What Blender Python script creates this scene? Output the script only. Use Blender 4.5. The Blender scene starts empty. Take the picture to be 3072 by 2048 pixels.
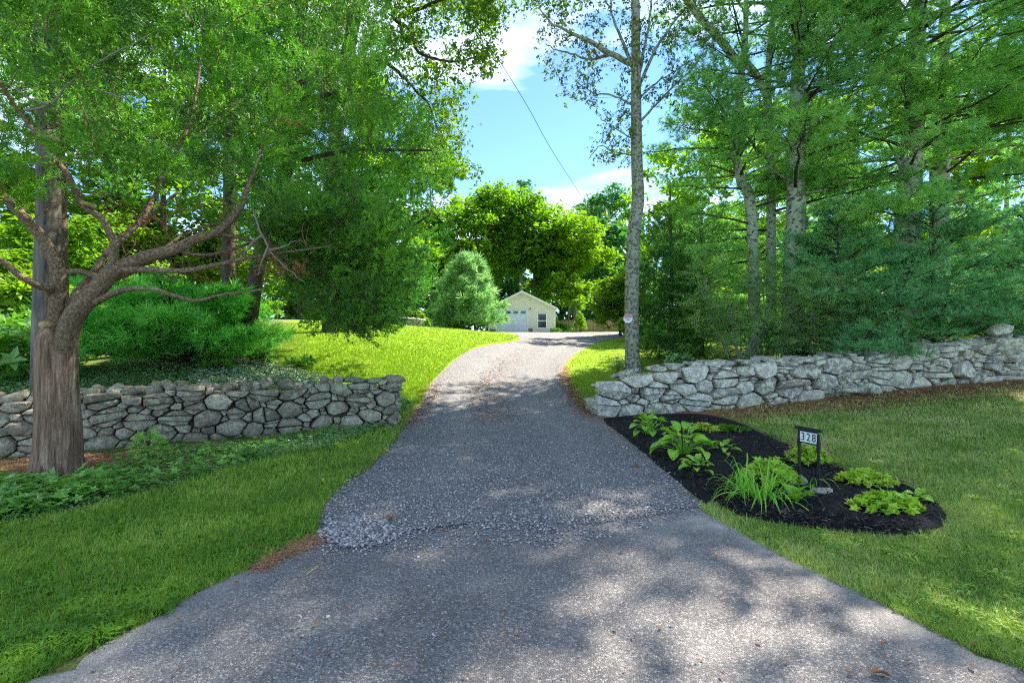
import bpy, bmesh, math, random
import numpy as np
from mathutils import Vector, Matrix
rng = np.random.default_rng(11)
random.seed(5)
R_ = math.radians
F, CX, CY, CH = 470.0, 512.0, 341.0, 1.6
scene = bpy.context.scene
COL = scene.collection
# ---------------------------------------------------------------- camera
cd = bpy.data.cameras.new('camera'); cam = bpy.data.objects.new('camera', cd); COL.objects.link(cam)
cam.location = (0, 0, CH); cam.rotation_euler = (R_(90), 0, 0)
cd.sensor_width = 36; cd.lens = 36 * F / 1024; cd.clip_end = 2000; cd.clip_start = 0.05
scene.camera = cam
# ---------------------------------------------------------------- light
SUN_AZ = math.atan2(.80, .60)      # measured from +Y towards +X
SUN_EL = R_(50)
w = bpy.data.worlds.new('World'); scene.world = w; w.use_nodes = True
nt = w.node_tree; nt.nodes.clear()
wo = nt.nodes.new('ShaderNodeOutputWorld'); bg = nt.nodes.new('ShaderNodeBackground')
sky = nt.nodes.new('ShaderNodeTexSky'); sky.sky_type = 'NISHITA'; sky.sun_disc = False
sky.sun_elevation = SUN_EL; sky.sun_rotation = SUN_AZ; sky.air_density = 0.6; sky.dust_density = 0.0; sky.ozone_density = 1.6
CLOUD_OFF = (0.3, 16.7, 5.2)
# cirrus streaks mixed over the sky, widened and overbrightened as neutral fill light
tc = nt.nodes.new('ShaderNodeTexCoord'); mp = nt.nodes.new('ShaderNodeMapping')
mp.inputs['Location'].default_value = CLOUD_OFF; mp.inputs['Scale'].default_value = (1.1, 1.1, 4.0); mp.inputs['Rotation'].default_value = (0.06, 0.05, 0.3)
nz = nt.nodes.new('ShaderNodeTexNoise'); nz.inputs['Scale'].default_value = 2.2; nz.inputs['Detail'].default_value = 5; nz.inputs['Roughness'].default_value = .5
cr = nt.nodes.new('ShaderNodeValToRGB'); cr.color_ramp.elements[0].position = .47; cr.color_ramp.elements[0].color = (0, 0, 0, 1)
cr.color_ramp.elements[1].position = .88; cr.color_ramp.elements[1].color = (1, 1, 1, 1)
mx = nt.nodes.new('ShaderNodeMix'); mx.data_type = 'RGBA'
mx.inputs['B'].default_value = (11.5, 9.2, 8.2, 1)
L = nt.links.new
L(tc.outputs['Generated'], mp.inputs['Vector']); L(mp.outputs['Vector'], nz.inputs['Vector']); L(nz.outputs['Fac'], cr.inputs['Fac'])
L(cr.outputs['Color'], mx.inputs['Factor']); L(sky.outputs['Color'], mx.inputs['A']); tn = nt.nodes.new('ShaderNodeMix'); tn.data_type = 'RGBA'; tn.blend_type = 'MULTIPLY'; tn.inputs['Factor'].default_value = 1; tn.inputs['B'].default_value = (.54, .66, .72, 1)
L(mx.outputs['Result'], tn.inputs['A']); L(tn.outputs['Result'], bg.inputs['Color'])
bg.inputs['Strength'].default_value = 0.08
L(bg.outputs['Background'], wo.inputs['Surface'])
sd = bpy.data.lights.new('sun', 'SUN'); sd.energy = 2.0; sd.angle = R_(.53); sd.color = (1, .95, .86)
sun = bpy.data.objects.new('sun', sd); COL.objects.link(sun)
sv = Vector((math.sin(SUN_AZ) * math.cos(SUN_EL), math.cos(SUN_AZ) * math.cos(SUN_EL), math.sin(SUN_EL)))
sun.rotation_euler = sv.to_track_quat('Z', 'Y').to_euler(); sun.location = (30, 25, 45)
vs = scene.view_settings; scene.display_settings.display_device = 'sRGB'
vs.view_transform = 'Standard'; vs.look = 'None'; vs.exposure = 3.15; vs.gamma = 1; vs.use_curve_mapping = False
scene.cycles.max_bounces = 8; scene.cycles.diffuse_bounces = 4; scene.cycles.transmission_bounces = 6; scene.cycles.glossy_bounces = 2
scene.cycles.use_denoising = False; scene.cycles.filter_width = 1.15; scene.cycles.sample_clamp_indirect = 4

# ---------------------------------------------------------------- terrain height
def tps_fit(P, z, lam=0.02):
    n = len(P); s = 10.0
    Q = P / s
    d = np.linalg.norm(Q[:, None] - Q[None], axis=2)
    K = np.where(d > 0, d * d * np.log(np.maximum(d, 1e-9)), 0) + lam * 0.02 * np.eye(n)
    A = np.zeros((n + 3, n + 3)); A[:n, :n] = K; A[:n, n] = 1; A[:n, n + 1:] = Q; A[n, :n] = 1; A[n + 1:, :n] = Q.T
    return np.linalg.solve(A, np.concatenate([z, [0, 0, 0]])), Q, s
CP = [(0,-40,-.3),(-40,-20,-.2),(40,-20,-.2),(0,-3,0),(-8,-3,0),(8,-3,0),(-8,2,0),(-4,3,0),(0,3,0),(4,3,0),(-4,5.4,0),(0,5.5,0),(3,5,0),(-7,5.2,0),(0,7.5,.02),(-3,7.3,0),(3,7.5,.0),
 (7,3,.1),(7,6,.12),(12,3,.2),(12,6,.35),(16,8,.6),(6,8.3,.1),(9.5,8.3,.3),
 (-2.2,8.9,0),(-4.5,7.7,0),(-7.3,6.6,0),(-9.5,5.3,0),(1.7,9.9,.03),(4.4,10.2,.14),(7,10.5,.34),(9.4,10.9,.55),(12.3,11.2,.72),(17,12,.95),
 (-.2,9.4,.1),(-.3,11.5,.45),(0,13,.75),(.1,15,1.05),(1,20,1.45),(1.6,30,2.0),(1,36,2.28),(1,43,2.41),(-3,43,2.45),(6,43,2.45),(5,36,2.2),(12,43,2.5),
 (2.3,12,.6),(3.3,13.2,.82),(3.2,16,1.15),(7,13,.95),(12,14,1.2),(12,20,1.7),(20,20,2.2),(8,28,2.1),(18,32,2.5),
 (-3,10.6,.55),(-5,9.6,.55),(-8,8.6,.5),(-4,14,1.42),(-8,11,1.0),(-2.2,14,1.2),(-12,11,1.0),(-6,17,1.9),(-9.9,20,2.4),(-9.5,23,2.6),(-6.9,25,2.52),(-5.9,33,2.55),(-2,26,2.2),(-2,35,2.32),(-15,15,1.9),(-20,25,2.8),(-14,33,2.9),(-14,5,.2),(-20,0,.2),
 (-40,40,3.6),(0,60,2.8),(40,40,3.4),(-60,90,5),(60,90,5),(0,100,3.5),(60,0,1),(-60,0,1.5),(20,60,3.0),(-20,60,3.6)]
CP = np.array(CP, float)
_w, _Q, _s = tps_fit(CP[:, :2], CP[:, 2])
def _axis(a, b, fa, fb, st, lo, hi):
    inner = np.arange(a, b + 1e-6, st)
    left = [a]; s = st
    while left[-1] > lo: s *= 1.25; left.append(left[-1] - s)
    right = [b]; s = st
    while right[-1] < hi: s *= 1.25; right.append(right[-1] + s)
    return np.concatenate([np.array(left[1:])[::-1], inner, np.array(right[1:])])
GX = _axis(-11, 15, 0, 0, .2, -300, 300); GY = _axis(0, 18, 0, 0, .2, -80, 500)
_gx, _gy = np.meshgrid(GX, GY)
def _tps(x, y):
    q = np.stack([x.ravel(), y.ravel()], 1) / _s
    q = np.clip(q, [-6.5, -4], [6.5, 11])
    out = np.zeros(len(q))
    for i in range(len(_Q)):
        d2 = ((q - _Q[i]) ** 2).sum(1)
        out += _w[i] * .5 * d2 * np.log(np.maximum(d2, 1e-12))
    n = len(_Q)
    return (out + _w[n] + q @ _w[n + 1:]).reshape(x.shape)
GZ = np.clip(_tps(_gx, _gy), -.5, 9)
# gentle small scale unevenness
GZ += .012 * np.sin(_gx * 2.1 + 1.3 * np.sin(_gy * 1.7)) * np.sin(_gy * 1.9 + .7) * (np.abs(_gx) < 40)
def g(x, y):
    x = np.asarray(x, float); y = np.asarray(y, float)
    i = np.clip(np.searchsorted(GX, x) - 1, 0, len(GX) - 2); j = np.clip(np.searchsorted(GY, y) - 1, 0, len(GY) - 2)
    u = np.clip((x - GX[i]) / (GX[i + 1] - GX[i]), 0, 1); v = np.clip((y - GY[j]) / (GY[j + 1] - GY[j]), 0, 1)
    return GZ[j, i] * (1 - u) * (1 - v) + GZ[j, i + 1] * u * (1 - v) + GZ[j + 1, i] * (1 - u) * v + GZ[j + 1, i + 1] * u * v
def W(px, py, Y):            # a photo pixel at a known distance -> world point
    return np.array([(px - CX) / F * Y, Y, CH + (CY - py) / F * Y])
def hit(px, py, ymax=70.):   # a photo pixel -> the ground point it shows
    px = np.atleast_1d(np.asarray(px, float)); py = np.atleast_1d(np.asarray(py, float))
    a = (px - CX) / F; b = (CY - py) / F
    Y = np.full(px.shape, ymax); done = np.zeros(px.shape, bool); prev = 0.8
    for t in np.geomspace(.8, ymax, 70)[1:]:
        below = (CH + b * t < g(a * t, t)) & ~done
        if below.any():
            lo = np.full(below.sum(), prev); hi = np.full(below.sum(), t); A = a[below]; B = b[below]
            for _ in range(9):
                m = .5 * (lo + hi); c = CH + B * m < g(A * m, m); hi = np.where(c, m, hi); lo = np.where(c, lo, m)
            Y[below] = .5 * (lo + hi); done |= below
        prev = t
    return np.stack([a * Y, Y, g(a * Y, Y)], -1), done
def h1(px, py): return hit([px], [py])[0][0]
def inpoly(P, poly):
    x, y = P[:, 0], P[:, 1]; c = np.zeros(len(P), bool); n = len(poly)
    for i in range(n):
        x1, y1 = poly[i]; x2, y2 = poly[i - 1]
        m = ((y1 > y) != (y2 > y))
        if y1 != y2: c ^= m & (x < (x2 - x1) * (y - y1) / (y2 - y1) + x1)
    return c
def polysample(poly, n, fuzz=0):
    poly = np.asarray(poly, float); lo = poly.min(0); hi = poly.max(0); out = []; k = 0
    while k < n:
        p = lo + rng.random((max(n, 1000), 2)) * (hi - lo); p = p[inpoly(p, poly)]; out.append(p); k += len(p)
    return np.concatenate(out)[:n] + (rng.normal(size=(n, 2)) * [fuzz, fuzz * .45] if fuzz else 0)
S = 1024 / 2352.
def px2352(l): return [(a * S, b * S) for a, b in l]

# ---------------------------------------------------------------- object helpers
ORG = {}
def mkmesh(name, V, faces, smooth=False, attrs=None):
    me = bpy.data.meshes.new(name)
    V = np.asarray(V, np.float32)
    me.vertices.add(len(V)); me.vertices.foreach_set('co', V.ravel())
    if not isinstance(faces, (list, tuple)): faces = [faces]
    faces = [np.asarray(f, np.int32) for f in faces if len(f)]
    nl = sum(f.size for f in faces); nf = sum(len(f) for f in faces)
    me.loops.add(nl); me.polygons.add(nf)
    me.loops.foreach_set('vertex_index', np.concatenate([f.ravel() for f in faces]))
    tot = np.concatenate([np.full(len(f), f.shape[1], np.int32) for f in faces])
    st = np.concatenate([[0], np.cumsum(tot)[:-1]]).astype(np.int32)
    me.polygons.foreach_set('loop_start', st)
    me.polygons.foreach_set('use_smooth', np.full(nf, smooth, bool))
    me.update(calc_edges=True)
    for k, v in (attrs or {}).items():
        at = me.attributes.new(k, 'FLOAT', 'POINT'); at.data.foreach_set('value', np.asarray(v, np.float32))
    return me
def link(name, me, mat, parent=None, org=None, loc=None):
    o = bpy.data.objects.new(name, me); COL.objects.link(o)
    if mat and not me.materials: me.materials.append(mat)
    if parent: o.parent = parent
    if loc is not None: o.location = loc
    return o
def obj(name, V, faces, mat, parent=None, smooth=False, attrs=None, base=None):
    """world-space vertices -> one mesh object; under a parent they are made local to it"""
    V = np.asarray(V, float)
    if parent and name in ('twigs', 'branches', 'crown', 'leaves', 'dead_sprays', 'dead_branch', 'bare_branches', 'limbs', 'fine_print', 'forked_limb', 'needles'): kd = 'stuff'
    else: kd = None
    o0 = np.array(ORG[parent.name]) if parent else (np.array(base) if base is not None else np.zeros(3))
    me = mkmesh(name, V - o0, faces, smooth, attrs)
    o = link(name, me, mat, parent)
    if not parent: o.location = o0
    ORG[o.name] = tuple(o0)
    if kd: o['kind'] = kd
    return o
def thing(name, label, cat, loc, group=None):
    o = bpy.data.objects.new(name, None); COL.objects.link(o); o.location = loc; o.empty_display_size = .2
    ORG[o.name] = tuple(loc); tag(o, label, cat, group); return o
def tag(o, label=None, cat=None, group=None, kind=None):
    for k, v in (('label', label), ('category', cat), ('group', group), ('kind', kind)):
        if v: o[k] = v
    return o
class QB:                                   # quad / tube batch
    def __init__(s): s.V = []; s.Q = []; s.T = []; s.n = 0; s.A = []
    def add(s, V, Q=None, T=None, a=0.):
        V = np.asarray(V, float)
        if Q is not None and len(Q): s.Q.append(np.asarray(Q) + s.n)
        if T is not None and len(T): s.T.append(np.asarray(T) + s.n)
        s.V.append(V); s.A.append(np.full(len(V), a)); s.n += len(V)
    def tube(s, P, r, sides=6, a=0., flute=0, cap=True, seed=0):
        P = np.asarray(P, float); n = len(P); r = np.broadcast_to(np.asarray(r, float), (n,))
        t = np.gradient(P, axis=0); t /= np.linalg.norm(t, axis=1)[:, None] + 1e-12
        ref = np.where((np.abs(t[:, 2]) > .9)[:, None], np.array([[0., 1, 0]]), np.array([[0., 0, 1]]))
        if np.abs(t[:, 2]).mean() > .6: ref = np.tile(np.array([[0., 1, 0]]), (n, 1))
        else: ref = np.tile(np.array([[0., 0, 1]]), (n, 1)) + .001
        u = np.cross(t, ref); u /= np.linalg.norm(u, axis=1)[:, None] + 1e-12; v = np.cross(t, u)
        an = np.arange(sides) / sides * 2 * np.pi
        rr = r[:, None] * np.ones((n, sides))
        if flute:
            ph = seed * 1.7
            hh = np.cumsum(np.r_[0, np.linalg.norm(np.diff(P, axis=0), axis=1)])[:, None]
            rr = rr * (1 + flute * (np.sin(an * 3 + ph + hh * .5) * .5 + np.sin(an * 7 + ph * 2 + hh * .8) * .35 + np.sin(an * 13 + ph * 3 - hh * .7) * .2))
        V = P[:, None] + rr[..., None] * (np.cos(an)[None, :, None] * u[:, None] + np.sin(an)[None, :, None] * v[:, None])
        i = np.arange(n - 1)[:, None] * sides; j = np.arange(sides)[None]; k = (j + 1) % sides
        Q = np.stack([i + j, i + k, i + sides + k, i + sides + j], -1).reshape(-1, 4)
        V = V.reshape(-1, 3); T = None
        if cap:
            V = np.vstack([V, P[-1:]]); b = (n - 1) * sides
            T = np.stack([b + j[0], b + k[0], np.full(sides, n * sides)], -1)
        s.add(V, Q, T, a)
    def box(s, lo, hi, a=0.):
        x0, y0, z0 = lo; x1, y1, z1 = hi
        s.add([(x0,y0,z0),(x1,y0,z0),(x1,y1,z0),(x0,y1,z0),(x0,y0,z1),(x1,y0,z1),(x1,y1,z1),(x0,y1,z1)],
              [(0,3,2,1),(4,5,6,7),(0,1,5,4),(1,2,6,5),(2,3,7,6),(3,0,4,7)], a=a)
    def build(s, name, mat, parent=None, smooth=True, base=None):
        return obj(name, np.concatenate(s.V), [x for x in ([np.concatenate(s.Q)] if s.Q else []) + ([np.concatenate(s.T)] if s.T else [])],
                   mat, parent, smooth, {'tint': np.concatenate(s.A)}, base)
class TB:                                   # triangle soup batch for foliage
    def __init__(s): s.V = []; s.A = []
    def add(s, V, a): s.V.append(V.reshape(-1, 3).astype(np.float32)); s.A.append(a.reshape(-1).astype(np.float32))
    def n(s): return sum(len(v) for v in s.V) // 3
    def build(s, name, mat, parent=None, base=None):
        V = np.concatenate(s.V); A = np.concatenate(s.A)
        return obj(name, V, np.arange(len(V)).reshape(-1, 3), mat, parent, False, {'tint': A}, base)
def unit(v): v = np.asarray(v, float); return v / (np.linalg.norm(v, axis=-1, keepdims=True) + 1e-12)
def basis(d, up=None, roll=None):           # n,3 directions -> n,3,3 (columns x=d, y=side, z=normal)
    d = unit(d); n = len(d)
    if up is None: up = rng.normal(size=(n, 3))
    up = np.broadcast_to(up, (n, 3))
    y = unit(np.cross(up, d) + 1e-9); z = np.cross(d, y)
    return np.stack([d, y, z], 2)
def scatter(tb, temps, pos, B, sc, tint, jit=.12):
    """temps: list of (k,3,3) triangle templates; each position takes one at random"""
    pos = np.asarray(pos); n = len(pos); pick = rng.integers(0, len(temps), n)
    sc = np.broadcast_to(np.asarray(sc, float), (n,)); tint = np.broadcast_to(np.asarray(tint, float), (n,))
    for i, T in enumerate(temps):
        m = pick == i
        if not m.any(): continue
        k = len(T)
        V = np.einsum('nij,ktj->nkti', (B[m] * sc[m][:, None, None]).astype(np.float32), T.astype(np.float32)) + pos[m][:, None, None].astype(np.float32)
        a = np.repeat(np.clip(tint[m][:, None] + rng.normal(size=(m.sum(), k)) * jit, 0, 1), 3, axis=1)
        tb.add(V, a)
def spline(P, m=6):                         # Catmull-Rom through points
    P = np.asarray(P, float); Q = np.vstack([2 * P[0] - P[1], P, 2 * P[-1] - P[-2]]); out = []
    for i in range(1, len(Q) - 2):
        p0, p1, p2, p3 = Q[i - 1:i + 3]
        for t in np.arange(m) / m:
            out.append(.5 * ((2 * p1) + (-p0 + p2) * t + (2 * p0 - 5 * p1 + 4 * p2 - p3) * t * t + (-p0 + 3 * p1 - 3 * p2 + p3) * t ** 3))
    out.append(P[-1]); return np.array(out)
def taper(P, r0, r1, pw=1.): return r0 + (r1 - r0) * np.linspace(0, 1, len(P)) ** pw

# ---------------------------------------------------------------- leaf templates (x = along, z = normal)
def leaf(l=1., w=.5, fold=.06, o=(0, 0, 0), ang=0., pitch=0.):
    v = np.array([[[0, 0, 0], [.45 * l, w / 2, fold], [l, 0, -.03 * l]], [[0, 0, 0], [l, 0, -.03 * l], [.45 * l, -w / 2, fold]]], float)
    c, s = math.cos(pitch), math.sin(pitch); v = v @ np.array([[c, 0, s], [0, 1, 0], [-s, 0, c]])
    c, s = math.cos(ang), math.sin(ang); v = v @ np.array([[c, s, 0], [-s, c, 0], [0, 0, 1]])
    return v + np.array(o)
def t_juniper(n=34):
    T = []
    for _ in range(n):
        x = random.random() ** .8; r = .19 * (1.1 - x) * random.random() ** .5 + .01; th = random.random() * 6.28
        o = np.array([x * .85, r * math.cos(th), r * math.sin(th) * .6])
        d = unit(np.array([.8, math.cos(th) * .7, math.sin(th) * .6]) + np.random.default_rng(random.randrange(9999)).normal(size=3) * .25)
        s = unit(np.cross(d, [math.sin(th * 3), .3, 1.])); l = .16 + .14 * random.random(); wd = .028 + .025 * random.random()
        T.append([o - s * wd, o + s * wd, o + d * l])
    return np.array(T)
def t_tuft(n=13, spread=1.0, wd=.036):
    T = []
    for i in range(n):
        th = random.random() * 6.28; a = random.random() ** .6 * spread
        d = np.array([math.cos(a), math.sin(a) * math.cos(th), math.sin(a) * math.sin(th)]); l = .75 + .35 * random.random()
        s = unit(np.cross(d, [random.random() - .5, random.random() - .5, random.random() - .5]))
        o = d * .03; T.append([o - s * wd, o + s * wd, o + d * l])
    return np.array(T)
def t_hemlock():
    T = []
    for i in range(11):
        x = i / 11.; sgn = 1 if i % 2 else -1; l = (.42 * (1 - x) + .1)
        a = sgn * (.9 - .25 * x); dd = np.array([math.cos(a), math.sin(a), -.12]); o = np.array([x, 0, -.1 * x * x])
        nn = max(2, int(l * 9))
        for k in range(nn):
            f = (k + .5) / nn * l; p = o + dd * f
            for s2 in (1, -1):
                pd = np.array([-dd[1], dd[0], 0]) * s2 * .06 + dd * .03
                T.append([p - dd * .03, p + dd * .035, p + pd])
    T.append([[0, -.008, 0], [0, .008, 0], [1.05, 0, -.12]])
    return np.array(T)
def t_leaves(n=6, l=.6, w=.34, sp=.6):
    T = []
    for i in range(n):
        T.append(leaf(l * (.7 + .5 * random.random()), w * (.7 + .5 * random.random()), .05,
                      ((random.random() - .3) * sp, (random.random() - .5) * sp, (random.random() - .5) * sp * .6), random.uniform(-2.2, 2.2), random.uniform(-.6, .9)))
    return np.concatenate(T)
def t_palm(n=5, l=1., w=.5):
    T = [leaf(l * random.uniform(.8, 1.05), w, .05, (0, 0, random.uniform(0, .04)), 6.283 * i / n + random.uniform(-.15, .15), random.uniform(.0, .45)) for i in range(n)]
    return np.concatenate(T)
JUN = [t_juniper(24) for _ in range(5)]; JUNC = [t_juniper(16) * np.array([1, 1.2, 1.2]) for _ in range(4)]
TUF = [t_tuft() for _ in range(5)]; TUFC = [t_tuft(9, 1.0, .06) for _ in range(4)]
HEM = [t_hemlock() for _ in range(3)]
LEA = [t_leaves() for _ in range(6)]; LEAC = [t_leaves(5, .8, .5, .8) for _ in range(5)]
SINGLE = [leaf(1, .5, .06)]; PALM = [t_palm() for _ in range(4)]
# ---------------------------------------------------------------- materials
class N:
    def __init__(s, name):
        s.m = bpy.data.materials.new(name); s.m.use_nodes = True; s.t = s.m.node_tree; s.t.nodes.clear()
        s.o = s.t.nodes.new('ShaderNodeOutputMaterial')
    def n(s, k, **kw):
        x = s.t.nodes.new('ShaderNode' + k)
        for a, b in kw.items():
            if hasattr(x, a) and a not in ('scale',): setattr(x, a, b)
        return x
    def l(s, a, b): s.t.links.new(a, b)
    def noise(s, scale, detail=4, rough=.55, coord='Object', stretch=None, dist=0):
        c = s.n('TexCoord'); v = c.outputs[coord]
        if stretch:
            m = s.n('Mapping'); m.inputs['Scale'].default_value = stretch; s.l(v, m.inputs['Vector']); v = m.outputs[0]
        x = s.n('TexNoise'); x.inputs['Scale'].default_value = scale; x.inputs['Detail'].default_value = detail; x.inputs['Roughness'].default_value = rough
        x.inputs['Distortion'].default_value = dist; s.l(v, x.inputs['Vector']); return x.outputs['Fac']
    def voro(s, scale, out='Color', coord='Object', feature='F1', stretch=None):
        c = s.n('TexCoord'); v = c.outputs[coord]
        if stretch:
            m = s.n('Mapping'); m.inputs['Scale'].default_value = stretch; s.l(v, m.inputs['Vector']); v = m.outputs[0]
        x = s.n('TexVoronoi'); x.feature = feature; x.inputs['Scale'].default_value = scale; s.l(v, x.inputs['Vector']); return x.outputs[out]
    def ramp(s, fac, stops, interp='LINEAR'):
        r = s.n('ValToRGB'); e = r.color_ramp; e.interpolation = interp
        while len(e.elements) < len(stops): e.elements.new(.5)
        for el, (p, c) in zip(e.elements, stops):
            el.position = p; el.color = (*(c if isinstance(c, tuple) else (c, c, c)), 1)
        s.l(fac, r.inputs['Fac']); return r.outputs['Color']
    def mix(s, f, a, b, blend='MIX'):
        x = s.n('Mix'); x.data_type = 'RGBA'; x.blend_type = blend
        for k, v in (('Factor', f), ('A', a), ('B', b)):
            if isinstance(v, (int, float)): x.inputs[k].default_value = v if k == 'Factor' else (v, v, v, 1)
            elif isinstance(v, tuple): x.inputs[k].default_value = (*v, 1)
            else: s.l(v, x.inputs[k])
        return x.outputs['Result']
    def math(s, op, a, b=0.):
        x = s.n('Math'); x.operation = op
        for i, v in enumerate((a, b)):
            if isinstance(v, (int, float)): x.inputs[i].default_value = v
            else: s.l(v, x.inputs[i])
        return x.outputs[0]
    def attr(s, name): a = s.n('Attribute'); a.attribute_name = name; return a.outputs['Fac']
    def bump(s, h, st=.5, d=.02, nrm=None):
        b = s.n('Bump'); b.inputs['Strength'].default_value = st; b.inputs['Distance'].default_value = d; s.l(h, b.inputs['Height'])
        if nrm: s.l(nrm, b.inputs['Normal'])
        return b.outputs[0]
    def pbr(s, col, rough=.8, spec=.3, bump=None, metal=0):
        p = s.n('BsdfPrincipled')
        if isinstance(col, tuple): p.inputs['Base Color'].default_value = (*col, 1)
        else: s.l(col, p.inputs['Base Color'])
        if isinstance(rough, (int, float)): p.inputs['Roughness'].default_value = rough
        else: s.l(rough, p.inputs['Roughness'])
        p.inputs['Specular IOR Level'].default_value = spec; p.inputs['Metallic'].default_value = metal
        if bump: s.l(bump, p.inputs['Normal'])
        s.l(p.outputs[0], s.o.inputs['Surface']); s.p = p; return s.m
def leafmat(name, stops, transl=.4, tcol=(1.1, 1.25, .6), rough=.5, spec=.25, patch=.35, pscale=.9):
    m = N(name)
    t = m.math('ADD', m.math('MULTIPLY', m.attr('tint'), 1 - patch), m.math('MULTIPLY', m.noise(pscale, 2), patch))
    col = m.ramp(t, stops)
    p = m.n('BsdfPrincipled'); m.l(col, p.inputs['Base Color']); p.inputs['Roughness'].default_value = rough; p.inputs['Specular IOR Level'].default_value = spec
    tr = m.n('BsdfTranslucent'); m.l(m.mix(1., col, tcol, 'MULTIPLY'), tr.inputs['Color'])
    a = m.n('MixShader'); a.inputs[0].default_value = transl; m.l(p.outputs[0], a.inputs[1]); m.l(tr.outputs[0], a.inputs[2]); m.l(a.outputs[0], m.o.inputs['Surface'])
    return m.m
def barkmat(name, c1, c2, c3=None, scale=7., stretch=(1, 1, .12), lichen=None, lamt=.5, lscale=6, bump=.8, bd=.03):
    m = N(name)
    n1 = m.noise(scale, 8, .62, stretch=stretch, dist=.4); n2 = m.noise(scale * 3.2, 5, .6, stretch=stretch)
    f = m.math('ADD', m.math('MULTIPLY', n1, .65), m.math('MULTIPLY', n2, .35))
    col = m.ramp(f, [(.36, c1), (.52, c2), (.68, c3 or c2)])
    if lichen:
        lf = m.ramp(m.noise(lscale, 7, .68), [(lamt, 0.), (lamt + .06, 1.)])
        col = m.mix(lf, col, m.ramp(m.noise(60, 3), [(.3, tuple(x * .75 for x in lichen)), (.7, lichen)]))
    return m.pbr(col, .9, .15, m.bump(f, bump, bd))
M = {}
M['cedar'] = leafmat('cedar_foliage', [(.15, (0.029, 0.0726, 0.0158)), (.42, (0.066, 0.165, 0.0211)), (.68, (0.145, 0.343, 0.0264)), (1., (0.264, 0.528, 0.0462))], .38, (1.1, 1.35, .45), patch=.45, pscale=1.1)
M['cedar2'] = leafmat('dark_cedar_foliage', [(.15, (0.0431, 0.119, 0.0259)), (.5, (0.0969, 0.269, 0.0387)), (.85, (0.129, 0.388, 0.0387)), (1., (0.239, 0.56, 0.0646))], .35, (1.1, 1.35, .45), patch=.4, pscale=.8)
M['juniper'] = leafmat('juniper_foliage', [(.15, (.018, .06, .012)), (.5, (.04, .13, .02)), (.85, (.08, .23, .03)), (1., (.14, .32, .04))], .35, (1.1, 1.35, .45), patch=.4, pscale=.8)
M['pine'] = leafmat('pine_needles', [(.1, (0.1, 0.22, 0.066)), (.5, (0.214, 0.462, 0.108)), (.9, (0.4, 0.62, 0.123)), (1, (0.457, 0.62, 0.116))], .35, (1.0, 1.3, .6), patch=.35, pscale=.7)
M['pineblue'] = leafmat('blue_pine_needles', [(.1, (0.0783, 0.215, 0.0786)), (.5, (0.168, 0.419, 0.15)), (.9, (0.312, 0.607, 0.186)), (1, (0.246, 0.537, 0.172))], .3, (.95, 1.2, .8), patch=.35, pscale=.7)
M['pinebright'] = leafmat('bright_pine_needles', [(.1, (0.0416, 0.186, 0.04)), (.5, (0.122, 0.454, 0.0668)), (.9, (0.314, 0.62, 0.107)), (1, (0.486, 0.62, 0.16))], .35, (1.0, 1.3, .5), patch=.3, pscale=.9)
M['pinepale'] = leafmat('pale_pine_needles', [(.1, (0.084, 0.192, 0.06)), (.5, (0.24, 0.432, 0.156)), (.9, (0.432, 0.62, 0.288)), (1, (0.504, 0.62, 0.36))], .42, (1.0, 1.2, .8), patch=.3)
M['hemlock'] = leafmat('hemlock_needles', [(.1, (0.16, 0.27, 0.0931)), (.5, (0.297, 0.456, 0.14)), (.9, (0.252, 0.436, 0.14)), (1, (0.455, 0.62, 0.186))], .28, (1.0, 1.2, .6), patch=.3)
M['leafA'] = leafmat('broadleaf_green', [(.1, (0.0604, 0.133, 0.0169)), (.5, (0.121, 0.253, 0.0217)), (.9, (0.206, 0.386, 0.029)), (1, (0.301, 0.483, 0.0483))], .5, (1.35, 1.4, .25), patch=.35, pscale=.35)
M['leafB'] = leafmat('broadleaf_yellow_green', [(.1, (.08, .15, .010)), (.5, (.16, .29, .016)), (.9, (.25, .40, .024)), (1, (.3, .42, .04))], .5, (1.3, 1.35, .3), patch=.35, pscale=.5)
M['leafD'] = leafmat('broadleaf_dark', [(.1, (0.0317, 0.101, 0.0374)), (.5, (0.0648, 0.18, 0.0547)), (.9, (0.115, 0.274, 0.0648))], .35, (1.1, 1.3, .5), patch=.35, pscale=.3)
M['oak'] = leafmat('oak_leaves', [(.1, (.05, .11, .015)), (.5, (.11, .22, .02)), (.9, (.2, .34, .035)), (1, (.3, .42, .06))], .5, (1.25, 1.3, .4), patch=.2)
M['sparse'] = leafmat('sparse_brown_leaves', [(.1, (0.0637, 0.086, 0.0218)), (.5, (0.1, 0.172, 0.0273)), (.8, (0.164, 0.295, 0.0364)), (1, (0.291, 0.295, 0.091))], .35, (1.2, 1.1, .5), patch=.2)
M['dead'] = leafmat('dead_foliage', [(0, (.16, .06, .025)), (1, (.34, .15, .07))], .2, (1.1, .9, .6))
M['dullgrass'] = leafmat('dull_grass_blades', [(.0, (0.135, 0.217, 0.0381)), (.3, (0.217, 0.366, 0.0598)), (.55, (0.406, 0.517, 0.122)), (.75, (0.62, 0.62, 0.244)), (1, (0.62, 0.62, 0.434))], .3, (1.1, 1.15, .5), patch=.5, pscale=1.3)
M['grass'] = leafmat('grass_blades', [(.0, (0.103, 0.191, 0.0269)), (.35, (0.191, 0.334, 0.0376)), (.62, (0.353, 0.513, 0.0591)), (.8, (0.56, 0.615, 0.162)), (1, (0.62, 0.62, 0.376))], .3, (1.1, 1.25, .4), patch=.45, pscale=1.6)
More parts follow.
